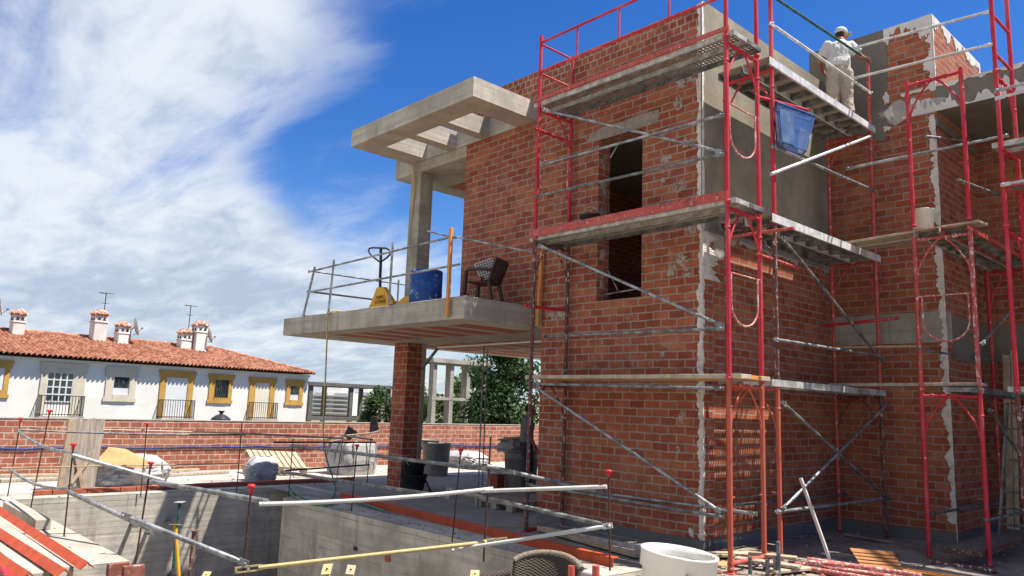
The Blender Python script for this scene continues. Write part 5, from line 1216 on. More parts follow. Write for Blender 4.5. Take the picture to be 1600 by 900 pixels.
# orange angle along the terrace edge
p0, p1 = onZ(.05, 532, 775), onZ(.05, 958, 880); dd = (p1-p0).normalized()
b = MB().obox((p0+p1)/2, (p1-p0)/2, dd.cross(V((0, 0, 1)))*.006, V((0, 0, .05))).obox((p0+p1)/2+V((0, .045, .05)), (p1-p0)/2, V((0, .05, 0)), V((0, 0, .005)))
tag(b.build('steel_angle', M['oxide'], bevel=.002), 'long orange steel angle lying along the terrace edge', 'steel angle', 'orange primed steel angles')
def vangle(label, p0, p1, w=.085):
    p0, p1 = V(p0), V(p1); d = (p1-p0).normalized(); s = d.cross(V((0, 0, 1))).normalized(); u = s.cross(d); t = .008
    prof = [s*-w*.72-u*w*.70, u*0, s*w*.72-u*w*.70, s*(w*.72-t*1.4)-u*w*.70, u*-t*1.4, s*-(w*.72-t*1.4)-u*w*.70]
    a = [p0+q for q in prof]; c = [p1+q for q in prof]; n = 6
    b = MB().add(a+c, [(i, (i+1) % n, n+(i+1) % n, n+i) for i in range(n)]+[(0, 1, 4, 5), (1, 2, 3, 4), (6, 7, 10, 11), (7, 8, 9, 10)])
    tag(b.build('steel_angle', M['oxide']), label, 'steel angle', 'orange primed steel angles')
zl = .13
vangle('orange steel angle nearest the pit on the concrete ledge', onZ(zl+.08, -30, 772), onZ(zl+.08, 138, 878))
vangle('middle orange steel angle on the concrete ledge', onZ(zl+.08, -30, 806), onZ(zl+.08, 102, 888))
vangle('orange steel angle nearest the viewer on the concrete ledge', onZ(zl+.08, -40, 838), onZ(zl+.08, 46, 893))
for i, (a, c_) in enumerate((((20, 783), (64, 812)), ((-30, 815), (126, 884)), ((-30, 840), (84, 892)), ((-30, 872), (30, 902)))):
    p, q = onZ(zl, *a), onZ(zl, *c_); y = (p.y+q.y)/2
    o = MB().box(min(p.x, q.x), max(p.x, q.x), y-.085, y+.085, .012, zl).build('concrete_joist', M['concrete_light'], bevel=.006)
    tag(o, ['short concrete joist end at the far side of the orange angles', 'long pale concrete joist between the two farther orange angles', 'long pale concrete joist between the two nearer orange angles', 'pale concrete joist cut by the lower left corner of the photo'][i], 'concrete joist', 'concrete joists on the pit ledge')
for (px, py), lab in (((183, 884), 'reddish brown angle end at the end of the ledge'), ((207, 888), 'second reddish brown angle end at the end of the ledge')):
    p = onZ(.02, px, py+14); tag(MB().obox(p+V((0, 0, .05)), (.03, 0, 0), (0, .09, 0), (0, 0, .055)).build('clay_brick', M['brick_dark'], bevel=.005), lab, 'brick', 'steel angle ends on the ledge')  # block shapes standing for the ends of the steel angles
p = onZ(.15, 12, 898); tag(MB().tube(p+V((-.2, 0, 0)), p+V((.25, -.02, 0)), .03).build('red_pipe', M['red']), 'short red pipe in the lower left corner', 'pipe')
for px, py, lab in ((205, 819, 'pipe stub poking out of the far pit wall'), (229, 831, 'second pipe stub poking out of the far pit wall right of the first'), (260, 815, 'black pipe stub in the shadow edge of the far pit wall')):
    p = onX(-8.45, px, py); tag(MB().tube(p, p+V((.25, 0, -.0)), .035).build('pipe_stub', M['galv_dull']), lab, 'pipe stub', 'pipe stubs in the pit wall')
p = onY(-1.9, 556, 857); tag(MB().obox(p, (.04, 0, 0), (0, .02, 0), (0, 0, .025)).build('pipe_stub', M['black_plastic']), 'small black spout set in the concrete pit wall', 'pipe stub', 'pipe stubs in the pit wall')
p = onY(-1.9, 606, 872); tag(MB().obox(p, (.06, 0, .01), (0, .012, 0), (-.01, 0, .05)).build('brick_bit', M['clay']), 'clay patch set in the concrete pit wall', 'brick')
# props standing in the pit
def prop(label, tpx, dep, mat, lean=(0, 0), plate=.07, tip=None, platemat=None):
    t = at(dep, *tpx); f = V((t.x+lean[0], t.y+lean[1], PITZ)); d = (t-f).normalized(); o = thing('steel_prop', label, 'prop', f, 'steel props in the pit')
    b = MB().tube(f, f+d*(t-f).length*.55, .030, 10).tube(f+d*(t-f).length*.55, t, .024, 10).lathe([(.03, 0), (.042, .005), (.042, .06), (.03, .065)], f+d*(t-f).length*.55, 10, d); b.build('tube', mat, o)
    n = V(tip) if tip else V((0, 0, 1)); n.normalize(); s = n.cross(RT).normalized(); s2 = s.cross(n)
    b = MB(); k = 4; ring = [t+(s*a_+s2*b__*.72)*plate for a_, b__ in ((1, 1), (-1, 1), (-1, -1), (1, -1))]
    b.prism(ring, n*.008); b.build('head_plate', platemat or M['prop_yellow'], o)
    b = MB().lathe([(plate*.22, 0), (.0, .0005)], t+n*.0085, 10, n); b.build('plate_hole', M['void'], o)
    return o
prop('green steel prop with rusty head plate in the pit', (281, 785), 11.4, M['green_tube'], plate=.08, platemat=M['mortar_grey'])
prop('yellow steel prop leaning in the pit', (274, 820), 10.4, M['jack_yellow'], (.35, .25), .075, (-.15, .1, 1))
prop('dark red steel prop in the pit', (303, 829), 10.2, M['red_rust'], plate=.075, platemat=M['red_rust'])
prop('pale yellow prop head left of the pair at the lower edge', (511, 890), 6.4, M['prop_yellow'], (.2, .2), .055, (.35, -.5, .8))
prop('worn prop head right of the pair at the lower edge', (548, 891), 6.4, M['prop_yellow'], (.1, .3), .05, (.5, -.3, .8), M['wood'])
prop('cream prop head low beside the yellow prop tube end', (322, 899), 8.2, M['prop_yellow'], (0, .2), .055, (.3, -.3, .9))
prop('cream prop head at the lower edge before the concrete pit wall', (742, 898), 6.2, M['prop_yellow'], (0, .2), .05, (.3, -.3, .9))
tag(MB().lathe([(0, 0), (.14, .0), (.11, .05), (.12, .07), (.06, .13), (0, .15)], at(10.8, 274, 905), 12).build('rag_heap', M['black_plastic']), 'heap of black plastic at the feet of the props', 'plastic heap')
# hoses
def hose(label, pts, r, mat): tag(MB().path(pts, r, 7).build('hose', mat), label, 'hose', 'hoses')
def cat_(pts, n=6):
    out = []
    P = [pts[0]]+pts+[pts[-1]]
    for i in range(1, len(P)-2):
        for k in range(n):
            t = k/n; a, b, c, d = P[i-1], P[i], P[i+1], P[i+2]
            out.append(.5*((2*b)+(c-a)*t+(2*a-5*b+4*c-d)*t*t+(3*b-a-3*c+d)*t**3))
    return out+[pts[-1]]
yh = -1.47
hose('yellow hose hanging from the balcony slab edge', cat_([V((onY(yh, 514, 478).x, -1.2, 3.24)), onY(yh, 514, 489), onY(yh, 511, 530), onY(yh, 508, 600), onY(yh, 505, 660), onY(yh, 506, 690)]), .014, M['hose_yellow'])
hose('green hose curling over the pit corner', cat_([onY(yh, 506, 690), onY(yh+.2, 509, 712), onY(yh+.2, 516, 735), V(onZ(.04, 523, 757)), V(onZ(.03, 520, 774)), V(onZ(.03, 505, 787)), V(onZ(.03, 480, 780)), V(onZ(.03, 462, 770)), V(onZ(.1, 449, 760)), V(onZ(.04, 455, 772)), V(onZ(.03, 478, 786)), V(onZ(.03, 510, 790)), V(onZ(.03, 545, 782)), V(onZ(.03, 600, 798))]), .013, M['hose_green'])
xc = -6.3
hose('yellow hose dangling down the concrete column', cat_([onY(-.03, 646, 258), onY(-.03, 648, 290), onY(-.03, 644, 330), onY(-.06, 639, 380), onY(-.15, 646, 412), onY(-.3, 645, 440), V((onY(-.5, 636, 466).x, -.5, 3.23)), V((onY(-.9, 612, 470).x, -.9, 3.22)), V((onY(-1.2, 580, 478).x, -1.25, 3.22))]), .013, M['hose_yellow'])
# thin rods and conduit under the balcony
stube('thin white conduit under the balcony beside the scaffold', onY(.1, 684, 543), onY(.1, 848, 533), M['white_plastic'], .016, False, 'conduit', 'conduit', 'white conduits')
stube('grey strut slanting from the brick pier to the conduit', onY(.6, 660, 575), onY(.6, 685, 543), M['galv_dull'], .03, False, 'strut', 'strut', None)
q = onZ(0, 746, 792); stube('left thin vertical rod under the balcony', q, V((q.x, q.y, above(q, 755, 540).z)), M['galv_dull'], .012, False, 'thin_rod', 'rod', 'thin rods under the balcony')
q = onZ(0, 753, 770); stube('right thin vertical rod under the balcony', q, V((q.x, q.y, above(q, 759, 545).z)), M['galv_dull'], .012, False, 'thin_rod', 'rod', 'thin rods under the balcony')
# ---- balcony guard rail
yb2 = -1.44
def bpost(label, tpx, px, mat='galv', z0=2.98, r=.02):
    t = onY(yb2, *tpx); b_ = onY(yb2, *px); b_.z = max(b_.z, z0)
    o = MB().tube(b_, t, r, 10).box(b_.x-.03, b_.x+.03, yb2-.02, -1.1, 3.2, 3.212).build('rail_post', M[mat]); return tag(o, label, 'rail post', 'balcony rail posts')
bpost('leaning steel rail post at the far left corner of the balcony', (492, 417), (474, 493))
bpost('second steel rail post from the left corner of the balcony', (522, 406), (513, 490))
bpost('steel rail post beside the yellow pallet jack', (614, 379), (608, 472))
t, b_ = onY(yb2-.03, 705, 356), onY(yb2-.03, 699, 495)
tag(MB().beam(b_, t, .052, .05, up=(0, 1, 0)).build('rail_post', M['timber_orange'], bevel=.004), 'orange timber rail post at the near corner of the balcony', 'rail post', 'balcony rail posts')
t, b_ = onY(-.08, 847, 393), onY(-.08, 840, 510)
tag(MB().beam(b_, t, .05, .05, up=(0, 1, 0)).build('rail_post', M['timber_orange'], bevel=.004), 'orange timber post between the rusty frame and the front wall', 'rail post', 'balcony rail posts')
def brail(label, p, q, r=.017, mat='galv'): return stube(label, p, q, M[mat], r, False, 'balcony_rail', 'rail', 'balcony rails')
brail('upper tube of the balcony rail along the front edge', onY(yb2-.03, 482, 425), onY(yb2-.03, 706, 370))
brail('lower tube of the balcony rail along the front edge', onY(yb2-.03, 480, 457), onY(yb2-.03, 718, 413))
brail('thin tube from the orange balcony post to the scaffold', onY(yb2-.02, 706, 369), onX(xl, 832, 394), .014)
brail('thin tube stub left of the orange balcony post', onY(yb2-.02, 668, 361), onY(yb2+.02, 712, 372), .014)
xq = SX0+.06
brail('upper tube of the balcony rail along the far left edge', onX(xq, 482, 423), onX(xq, 632, 445), .017, 'galv_dull')
brail('lower tube of the balcony rail along the far left edge', onX(xq, 480, 455), onX(xq, 632, 474), .02, 'iron')
t = onX(xq, 623, 437); tag(MB().tube((t.x, t.y, 3.2), (t.x, t.y, t.z), .02).build('rail_post', M['galv']), 'short rail post left of the concrete column', 'rail post', 'balcony rail posts')
# ---- pallet jack
jy = -.95; ctr = onY(jy, 596, 470); sc = FPX/((ctr-CAM).dot(FW))
def jp(px, py, dy=0): return onY(jy+dy, px, py)
o = thing('pallet_jack', 'yellow hand pallet jack with black handle on the balcony', 'pallet jack', (ctr.x, jy, 3.2))
poly = [V((jp(573, 480).x, jy, 3.21)), V((jp(580, 470).x, jy, jp(580, 470).z)), jp(588, 449), jp(598, 448), jp(612, 470), V((jp(615, 478).x, jy, 3.21))]
MB().prism(poly, (0, .10, 0)).build('body', M['jack_yellow'], o, bevel=.012)
xa, xb_ = jp(612, 470).x, jp(640, 465).x
b = MB().prism([V((xa, jy, 3.27)), V((xa+.35, jy, 3.42)), V((xa+.75, jy, 3.40)), V((xa+1.1, jy, 3.28)), V((xa, jy, 3.22))], (0, .2, 0)); b.build('fork', M['jack_yellow'], o, bevel=.01)
MB().path([jp(594, 455, .1), jp(594, 430, .1), jp(595, 410, .1), jp(595, 389, .1)], .026, 10).build('handle_shaft', M['iron'], o)
pts = [jp(a, c_, .1) for a, c_ in ((594, 410), (580, 399), (576, 393), (577, 388), (583, 387), (603, 388), (609, 391), (609, 398), (604, 403), (594, 410))]
MB().path(pts, .017, 8).build('grip', M['iron'], o)
for dx in (-.02, .22): MB().lathe([(.0, -.03), (.08, -.03), (.08, .03), (0, .03)], (ctr.x+dx, jy+.1, 3.28), 14, (0, 1, 0)).build('wheel', M['iron'], o)
def text(s, loc, ux, uz, size, mat, parent, name='lettering'):
    cu = bpy.data.curves.new('lettering', 'FONT'); cu.body = s; cu.size = size; cu.align_x = 'CENTER'; cu.align_y = 'CENTER'; cu.extrude = .001
    t = bpy.data.objects.new('tmp', cu); COL.objects.link(t); dg = bpy.context.evaluated_depsgraph_get(); me = bpy.data.meshes.new_from_object(t.evaluated_get(dg)); bpy.data.objects.remove(t)
    ux, uz = V(ux).normalized(), V(uz).normalized(); off = wloc(parent)
    for v in me.vertices: p = V(loc)+ux*v.co.x+uz*v.co.y+ux.cross(uz)*v.co.z-off; v.co = p
    me.materials.clear(); me.materials.append(mat); x = bpy.data.objects.new(name, me); COL.objects.link(x); x.parent = parent; return x
text('2500KG', jp(594, 464.5)+V((0, -.004, 0)), (1, 0, 0), (0, 0, 1), .085, M['rebar'], o); text('AYERBE', jp(594.5, 471.5)+V((0, -.004, 0)), (1, 0, 0), (0, 0, 1), .10, M['rebar'], o)
# ---- brown plastic armchair with a pale block on it
c = V((onY(-.48, 757, 440).x, -.48, 3.2)); F = V((-.92, -.38, 0)).normalized(); Rr = V((-F.y, F.x, 0))
CS = .84
def cp(r_, f_, z_): return c+(Rr*r_+F*f_+V((0, 0, z_)))*CS
o = thing('plastic_chair', 'dark brown plastic armchair on the balcony against the brick wall', 'chair', c, 'chairs on the site')
MB().prism([cp(-.22, .24, .42), cp(.22, .24, .42), cp(.20, -.20, .40), cp(-.20, -.20, .40)], (0, 0, .03)).build('seat', M['brown_plastic'], o, bevel=.01)
b = MB()
for k in range(7): r_ = -.18+.06*k; b.beam(cp(r_, -.20, .42), cp(r_*1.1, -.34, .80), .032, .016, up=F)
b.beam(cp(-.24, -.345, .82), cp(.24, -.345, .82), .09, .025, up=F); b.beam(cp(-.22, -.20, .42), cp(-.25, -.35, .84), .05, .03, up=F).beam(cp(.22, -.20, .42), cp(.25, -.35, .84), .05, .03, up=F); b.build('backrest', M['brown_plastic'], o)
for s in (-1, 1):
    MB().path([cp(.25*s, -.27, .64), cp(.275*s, -.05, .66), cp(.275*s, .20, .65), cp(.27*s, .26, .62)], .026, 8).build('armrest', M['brown_plastic'], o)
    MB().beam(cp(.27*s, .25, .63), cp(.27*s, .29, .0), .06, .04, up=F).build('leg', M['brown_plastic'], o)
    MB().beam(cp(.21*s, -.20, .42), cp(.25*s, -.30, .0), .055, .04, up=F).build('leg', M['brown_plastic'], o)
p = cp(.02, -.06, .58); pb = V((.30, -.1, .95)).normalized()
bn_ = (CAM-p); bn_.z = 0; bn_.normalize(); bs_ = V((-bn_.y, bn_.x, 0)); ca_, sa_ = math.cos(rad(22)), math.sin(rad(22))
au, av, aw = (bs_*ca_+V((0, 0, sa_)))*.15, (V((0, 0, ca_))-bs_*sa_)*.15, bn_*.035
ox_ = MB().obox(p+V((-.02, 0, .09)), au, av, aw)
o2 = ox_.build('perforated_brick', M['white_plastic'], bevel=.004); tag(o2, 'cream perforated block propped on the brown armchair', 'block')
hb = MB(); cc0 = p+V((-.02, 0, .09))+aw*1.0
for i in range(7):
    for j in range(7): hb.obox(cc0+au*(-.8+1.6*i/6)+av*(-.8+1.6*j/6), au*.085, av*.085, aw*.03)
hb.build('cell', M['brown_plastic'], o2)
tag(MB().obox(cp(.03, .06, .49), Rr*.12, F*.06, V((0, 0, .04))).build('clay_brick', M['clay'], bevel=.005), 'red brick lying on the seat of the brown armchair', 'brick')
# ---- blue crate hanging on the side scaffold
xk = .98; q = [onX(xk, 1214, 160), onX(xk, 1273, 181), onX(xk, 1260, 236), onX(xk, 1219, 222)]; dv_ = V((-.10, .10, -.01)); sh = V((.03, 0, 0))
o = thing('blue_crate', 'blue perforated plastic crate hanging under the worker platform', 'crate', q[3])
ins = lambda P_, k: [sum(P_, V())/4+(p-sum(P_, V())/4)*k for p in P_]
front = q; back = [p+dv_ for p in ins(q, .97)]
b = MB().add(front+back, [(0, 1, 2, 3), (4, 5, 6, 7), (0, 3, 7, 4), (1, 2, 6, 5)])
sh_ = b.build('lattice', M['blue_mesh'], o)
b = MB(); w = .010
for P_ in (front, back):
    for i in range(4): b.path([P_[i], P_[(i+1) % 4]], w*(1.3 if i == 0 else .8), 6)
for i in range(4): b.path([front[i], back[i]], w*.8, 6)
b.build('crate_rim', M['blue_drum'], o)
p = [front[0]+(front[1]-front[0])*.04, front[0]+(front[1]-front[0])*.42, front[3]+(front[2]-front[3])*.5, front[3]+(front[2]-front[3])*.04]
b = MB().prism([x_+V((.012, 0, -.07)) if i < 2 else x_+V((.012, 0, .015)) for i, x_ in enumerate(p)], (-.012, 0, 0)); b.build('panel', M['crate_panel'], o)

# ================================================================== FOREGROUND LITTER AT THE RIGHT
c = at(4.64, 838, 866); c = V((c.x, c.y, 0)); F = (V((CAM.x, CAM.y, 0))-c).normalized(); F = (F*.8-RT*.35); F.z = 0; F.normalize(); Rr = V((-F.y, F.x, 0))
zt = at(4.64, 838, 876).z; CS = 1.0
o = thing('wicker_chair', 'dark wicker armchair with pale rolled top edge in the foreground', 'chair', c, 'chairs on the site')
vs, fs = [], []; n, m_ = 14, 10
def wback(s, t, th): # s -1..1, t 0..1
    a = s*1.0; h = .40+(zt-.40-.055*abs(s)**2.2)*t; return cp(.26*math.sin(a)*(.92+.12*t), .02-.20*math.cos(a)-.10*t+th, h)
for th in (0, .028):
    for j in range(m_+1):
        for i in range(n+1): vs.append(wback(-1+2*i/n, j/m_, th))
k0 = (n+1)*(m_+1)
for j in range(m_):
    for i in range(n):
        a = j*(n+1)+i; fs.append((a, a+1, a+n+2, a+n+1)); fs.append((k0+a, k0+a+n+1, k0+a+n+2, k0+a+1))
for j in range(m_):
    for i in (0, n): a = j*(n+1)+i; fs.append((a, a+n+1, k0+a+n+1, k0+a))
MB().add(vs, fs, 0, True).build('backrest', M['wicker'], o)
MB().path([wback(-1+2*i/20, 1, .014)+V((0, 0, .004)) for i in range(21)], .021, 8).build('rim_roll', M['wicker_rim'], o)
MB().prism([cp(-.25, .28, .36), cp(.25, .28, .36), cp(.22, -.2, .36), cp(-.22, -.2, .36)], (0, 0, .06)).build('seat', M['wicker'], o, bevel=.02)
for s in (-1, 1):
    MB().path([cp(.24*s, -.1, .62), cp(.29*s, .1, .62), cp(.28*s, .28, .58)], .03, 8).build('armrest', M['wicker'], o)
    MB().tube(cp(.26*s, .27, 0), cp(.27*s, .27, .58), .025, 8).build('leg', M['wicker'], o); MB().tube(cp(.23*s, -.22, 0), cp(.23*s, -.2, .42), .025, 8).build('leg', M['wicker'], o)
for (tp, w, lab) in (((893, 884), .024, 'worn red tube end standing closest to the wicker chair'), ((931, 884), .026, 'worn red tube end standing between the wicker chair and the white bucket')):
    t = at(4.25, *tp); w *= .8; tag(MB().tube((t.x, t.y, 0), t, w, 12).tube(t-V((0, 0, .12)), t-V((0, 0, .10)), w+.008, 12).build('tube_end', M['red_worn']), lab, 'tube end', 'red tube ends in the foreground')
t = at(5.6, 936, 893); tag(MB().box(t.x-.11, t.x+.10, t.y-.09, t.y+.1, 0, t.z).build('concrete_block', M['mortar_grey'], bevel=.01), 'grey concrete block behind the two red tube ends', 'concrete block')
# planks and perforated plate on the ground along the front wall
p, q = onZ(.02, 845, 829), onZ(.02, 1000, 872); plank('timber board lying along the front wall with dark end', V((p.x, p.y, .05)), V((q.x, q.y, .05)), .14, .05, M['wood'])
p, q = onZ(.03, 858, 826), onZ(.03, 1010, 862); steel_plank('perforated steel plank lying on the ground along the front wall', p.x, p.x+2.3, -.66, -.34, .09, M['perf'], M['steel_edge'])
o = MB().box(.45, 1.6, -2.35, -1.75, .03, .042).build('steel_plate', M['perf']); tag(o, 'grey perforated plate on the ground behind the white bucket', 'plate')
# timber offcuts behind the bucket and around the scaffold foot
for a, c_, w, h_, m, lab, z in (((1112, 866), (1190, 866), .22, .03, 'wood_lite', 'broad pale offcut board behind the white bucket', .05), ((1118, 884), (1180, 872), .16, .03, 'cardboard', 'ochre offcut board beside the white bucket handle', .02), ((1150, 872), (1250, 886), .14, .03, 'wood_grey', 'grey offcut board under the scaffold corner', .09), ((1170, 864), (1245, 872), .12, .03, 'wood', 'brown offcut board behind the scaffold corner', .12), ((1205, 893), (1290, 884), .13, .03, 'wood_lite', 'dusty offcut board right of the scaffold corner', .05)):
    p, q = onZ(z, *a), onZ(z, *c_); plank(lab, p, q, w, h_, M[m])
for (px, py, tpy, lab) in ((1172, 905, 870, 'short grey steel peg left of the cluster at the scaffold corner'), (1199, 905, 874, 'short grey steel peg in the middle of the cluster at the scaffold corner'), (1216, 905, 846, 'tall grey steel peg of the cluster at the scaffold corner'), (1211, 905, 868, 'thin grey steel peg of the cluster at the scaffold corner')):
    t = at(8.0, px, tpy); tag(MB().tube((t.x, t.y, 0), t, .022, 10).build('steel_peg', M['galv_dull']), lab, 'peg', 'steel pegs at the scaffold corner')
for a, c_, r_, m, lab, z in (((1232, 880), (1420, 905), .030, 'red_dust', 'worn red tube nearest the wall in the tube pile', .06), ((1262, 874), (1440, 900), .026, 'red_dust', 'faded red tube at the back of the tube pile', .13), ((1246, 886), (1390, 910), .030, 'red_dust', 'orange red tube nearest the viewer in the tube pile', .04), ((1262, 878), (1345, 886), .024, 'red_dust', 'short pinkish tube lying across the tube pile', .16)):
    p, q = onZ(z, *a), onZ(z, *c_); tag(MB().tube(p, q, r_, 10).build('red_tube', M[m]), lab, 'tube', 'red tubes piled on the ground')
p = onZ(.02, 1297, 876); t = above(p, 1251, 747); plank('slim pale pink batten leaning toward the cross brace', p, t, .035, .03, M['white_plastic'], up=(0, 1, 0), bev=.002)
# louvred shutter board thrown on the heap
q = [onZ(.20, 1328, 857), onZ(.20, 1395, 863), onZ(.05, 1413, 891), onZ(.05, 1345, 884)]
o = MB().prism(q, (-.01, .012, .006)).build('shutter_board', M['wood_orange'], bevel=.003); tag(o, 'orange brown grooved board lying tilted on the rubbish heap', 'board')
nn_ = (q[1]-q[0]).cross(q[3]-q[0]).normalized(); nn_ = nn_ if nn_.dot(CAM-q[0]) > 0 else -nn_
b = MB()
for k in range(1, 5):
    t_ = k/5; a, c_ = q[0]+(q[3]-q[0])*t_, q[1]+(q[2]-q[1])*t_; b.beam(a+nn_*.002, c_+nn_*.002, .006, .004, up=nn_)
b.build('groove', M['rebar'], o)
p, q2 = onZ(.06, 1412, 890), onZ(.06, 1520, 905); plank('second orange brown board sticking out of the rubbish heap', p, q2, .16, .015, M['wood_orange'], bev=.002)
p, q2 = onZ(.03, 1455, 878), onZ(.03, 1556, 893); stube('rusty foot bar under the porch scaffold frame', p, q2, M['red_rust'], .025, False, 'base_bar', 'base bar', 'scaffold base bars')
p, q2 = onZ(.03, 1318, 835), onZ(.03, 1394, 848); stube('mud covered foot bar in the inner corner', p, q2, M['mud'], .025, False, 'base_bar', 'base bar', 'scaffold base bars')

# ================================================================== PEOPLE
def solid(mb, name, mat, parent, voxel, smooth_it=4):
    me = bpy.data.meshes.new('tmp'); me.from_pydata([tuple(p) for p in mb.v], [], mb.f); t = bpy.data.objects.new('tmp', me); COL.objects.link(t)
    bm = bmesh.new(); bm.from_mesh(me); bmesh.ops.recalc_face_normals(bm, faces=bm.faces); bm.to_mesh(me); bm.free()
    r = t.modifiers.new('r', 'REMESH'); r.mode = 'VOXEL'; r.voxel_size = voxel; r.use_smooth_shade = True
    s = t.modifiers.new('s', 'SMOOTH'); s.iterations = smooth_it; s.factor = .5
    dg = bpy.context.evaluated_depsgraph_get(); m2 = bpy.data.meshes.new_from_object(t.evaluated_get(dg)); bpy.data.objects.remove(t)
    off = wloc(parent)
    for v in m2.vertices: v.co -= off
    m2.materials.clear(); m2.materials.append(mat); m2.name = name
    for p in m2.polygons: p.use_smooth = True
    o = bpy.data.objects.new(name, m2); COL.objects.link(o); o.parent = parent; return o
def loft(mb, rings, n=20):
    """rings: (center, axis_x vec, axis_y vec)"""
    vs = [c+ax*math.cos(2*math.pi*k/n)+ay*math.sin(2*math.pi*k/n) for c, ax, ay in rings for k in range(n)]; m = len(rings)
    fs = [(i*n+k, i*n+(k+1) % n, (i+1)*n+(k+1) % n, (i+1)*n+k) for i in range(m-1) for k in range(n)]+[list(range(n))[::-1], [(m-1)*n+k for k in range(n)]]
    mb.add(vs, fs)
def ball(mb, c, rx, ry, rz, X, Y):
    rings = []
    for i in range(1, 10):
        a = math.pi*i/10; rings.append((c-V((0, 0, 1))*rz*math.cos(a), X*rx*math.sin(a), Y*ry*math.sin(a)))
    loft(mb, rings)
def limb(mb, pts, rs): 
    mb.path(pts, .03, 12, radii=rs)
    for p, r in zip(pts, rs): ball(mb, V(p), r*.98, r*.98, r*.98, V((1, 0, 0)), V((0, 1, 0)))
def hand(mb, wrist, palm, thumb_dir, out):
    """wrist -> palm direction, fingers curled towards out"""
    d = palm.normalized(); s = thumb_dir.normalized(); c = wrist+d*.05
    loft(mb, [(wrist, s*.026, out*.017), (wrist+d*.03, s*.036, out*.016), (wrist+d*.085, s*.042, out*.014)], 12)
    for i, L in enumerate((.062, .07, .066, .05)):
        b_ = wrist+d*.08+s*(.030-.020*i); k1 = b_+d*L*.45+out*.008; k2 = k1+d*L*.2+out*L*.35; k3 = k2-d*L*.1+out*L*.3
        mb.path([b_, k1, k2, k3], .009, 8, radii=[.0095, .009, .0085, .007])
    t0 = wrist+d*.025+s*.03; mb.path([t0, t0+s*.025+d*.025, t0+s*.03+d*.05+out*.015], .011, 8, radii=[.013, .011, .009])
def person(label, org, Fv, Rv, J, cloth, head_turn, hat, sc_=1.0):
    org = V(org); Zv = V((0, 0, 1))
    def P(r_, f_, z_): return org+Rv*r_*sc_+Fv*f_*sc_+Zv*z_*sc_
    o = thing('person', label, 'person', org, 'workers on the site')
    HF = (Fv*math.cos(head_turn)+Rv*math.sin(head_turn)).normalized(); HR = V((HF.y, -HF.x, 0))
    hc = P(*J['head']); b = MB()
    ball(b, hc, .072, .092, .115, HR, HF); ball(b, hc+HF*.03-Zv*.06, .052, .062, .06, HR, HF)
    b.path([hc+HF*.088+Zv*.02, hc+HF*.112-Zv*.018, hc+HF*.092-Zv*.03], .012, 8, radii=[.009, .016, .012])
    for s in (-1, 1): ball(b, hc+HR*s*.074-HF*.005-Zv*.008, .010, .020, .032, HR, HF); ball(b, hc+HR*s*.03+HF*.083+Zv*.012, .013, .008, .009, HR, HF)
    ball(b, hc+HF*.090-Zv*.058, .026, .010, .010, HR, HF)
    nk = P(*J['neck']); limb(b, [nk-Zv*.03, nk+Zv*.03, hc-Zv*.06-HF*.01], [.062, .056, .055])
    wz, cz = J['pelvis'], J['chest']
    loft(b, [(P(wz[0], wz[1], wz[2]-.10), Rv*.10, Fv*.09), (P(*wz), Rv*.155, Fv*.105), (P((wz[0]+cz[0])/2, (wz[1]+cz[1])/2, (wz[2]+cz[2])/2), Rv*.145, Fv*.098), (P(*cz), Rv*.175, Fv*.112), (P(cz[0], cz[1], cz[2]+.10), Rv*.165, Fv*.085), (nk, Rv*.06, Fv*.055)])
    for s in ('l', 'r'):
        sh, e_, w_, h_ = (P(*J[s+k]) for k in ('sh', 'el', 'wr', 'hd'))
        limb(b, [sh, (sh+e_)/2, e_, (e_*.6+w_*.4), w_], [.058, .050, .041, .039, .027])
        dd_ = (h_-w_).normalized(); td = V(J.get(s+'th', (0, 1, 0))); td = Rv*td[0]+Fv*td[1]+Zv*td[2]; td = (td-dd_*td.dot(dd_)).normalized(); hand(b, w_, dd_, td, dd_.cross(td)*(1 if s == 'r' else -1))
        hp_, kn, an = (P(*J[s+k]) for k in ('hip', 'kn', 'an')); limb(b, [hp_, (hp_+kn)/2, kn, kn*.6+an*.4, an], [.088, .078, .056, .058, .038])
    solid(b, 'body', M['skin'], o, .0085, 3)
    b = MB()   # shirt
    loft(b, [(P(wz[0], wz[1], wz[2]-.015), Rv*.178, Fv*.128), (P(wz[0], wz[1], wz[2]+.05), Rv*.18, Fv*.13), (P((wz[0]+cz[0])/2, (wz[1]+cz[1])/2, (wz[2]+cz[2])/2), Rv*.172, Fv*.125), (P(*cz), Rv*.20, Fv*.135), (P(cz[0], cz[1], cz[2]+.09), Rv*.185, Fv*.112), (nk-Zv*.005, Rv*.085, Fv*.08), (nk+Zv*.02, Rv*.066, Fv*.066)])
    for s in ('l', 'r'):
        sh, e_ = P(*J[s+'sh']), P(*J[s+'el']); m1 = sh+(e_-sh)*.66; limb(b, [sh, sh+(e_-sh)*.4], [.076, .073]); b.path([sh+(e_-sh)*.3, m1], .07, 14, radii=[.074, .076])
    # folds
    rr2 = random.Random(5)
    for v in b.v: v += (v-P(wz[0], wz[1], (v.z-org.z)/sc_)).normalized()*mnoise.noise(v*9)*.014
    so_ = solid(b, 'shirt', cloth[0], o, .011, 2)
    for v in so_.data.vertices: q_ = v.co*1.0; v.co += v.normal*((.5-abs(mnoise.noise(V((q_.x*13, q_.y*13, q_.z*5+3)))))*.022+mnoise.noise(q_*24)*.007)
    b = MB()   # trousers
    loft(b, [(P(wz[0], wz[1], wz[2]-.17), Rv*.12, Fv*.10), (P(wz[0], wz[1], wz[2]-.10), Rv*.168, Fv*.128), (P(wz[0], wz[1], wz[2]+.02), Rv*.165, Fv*.118)])
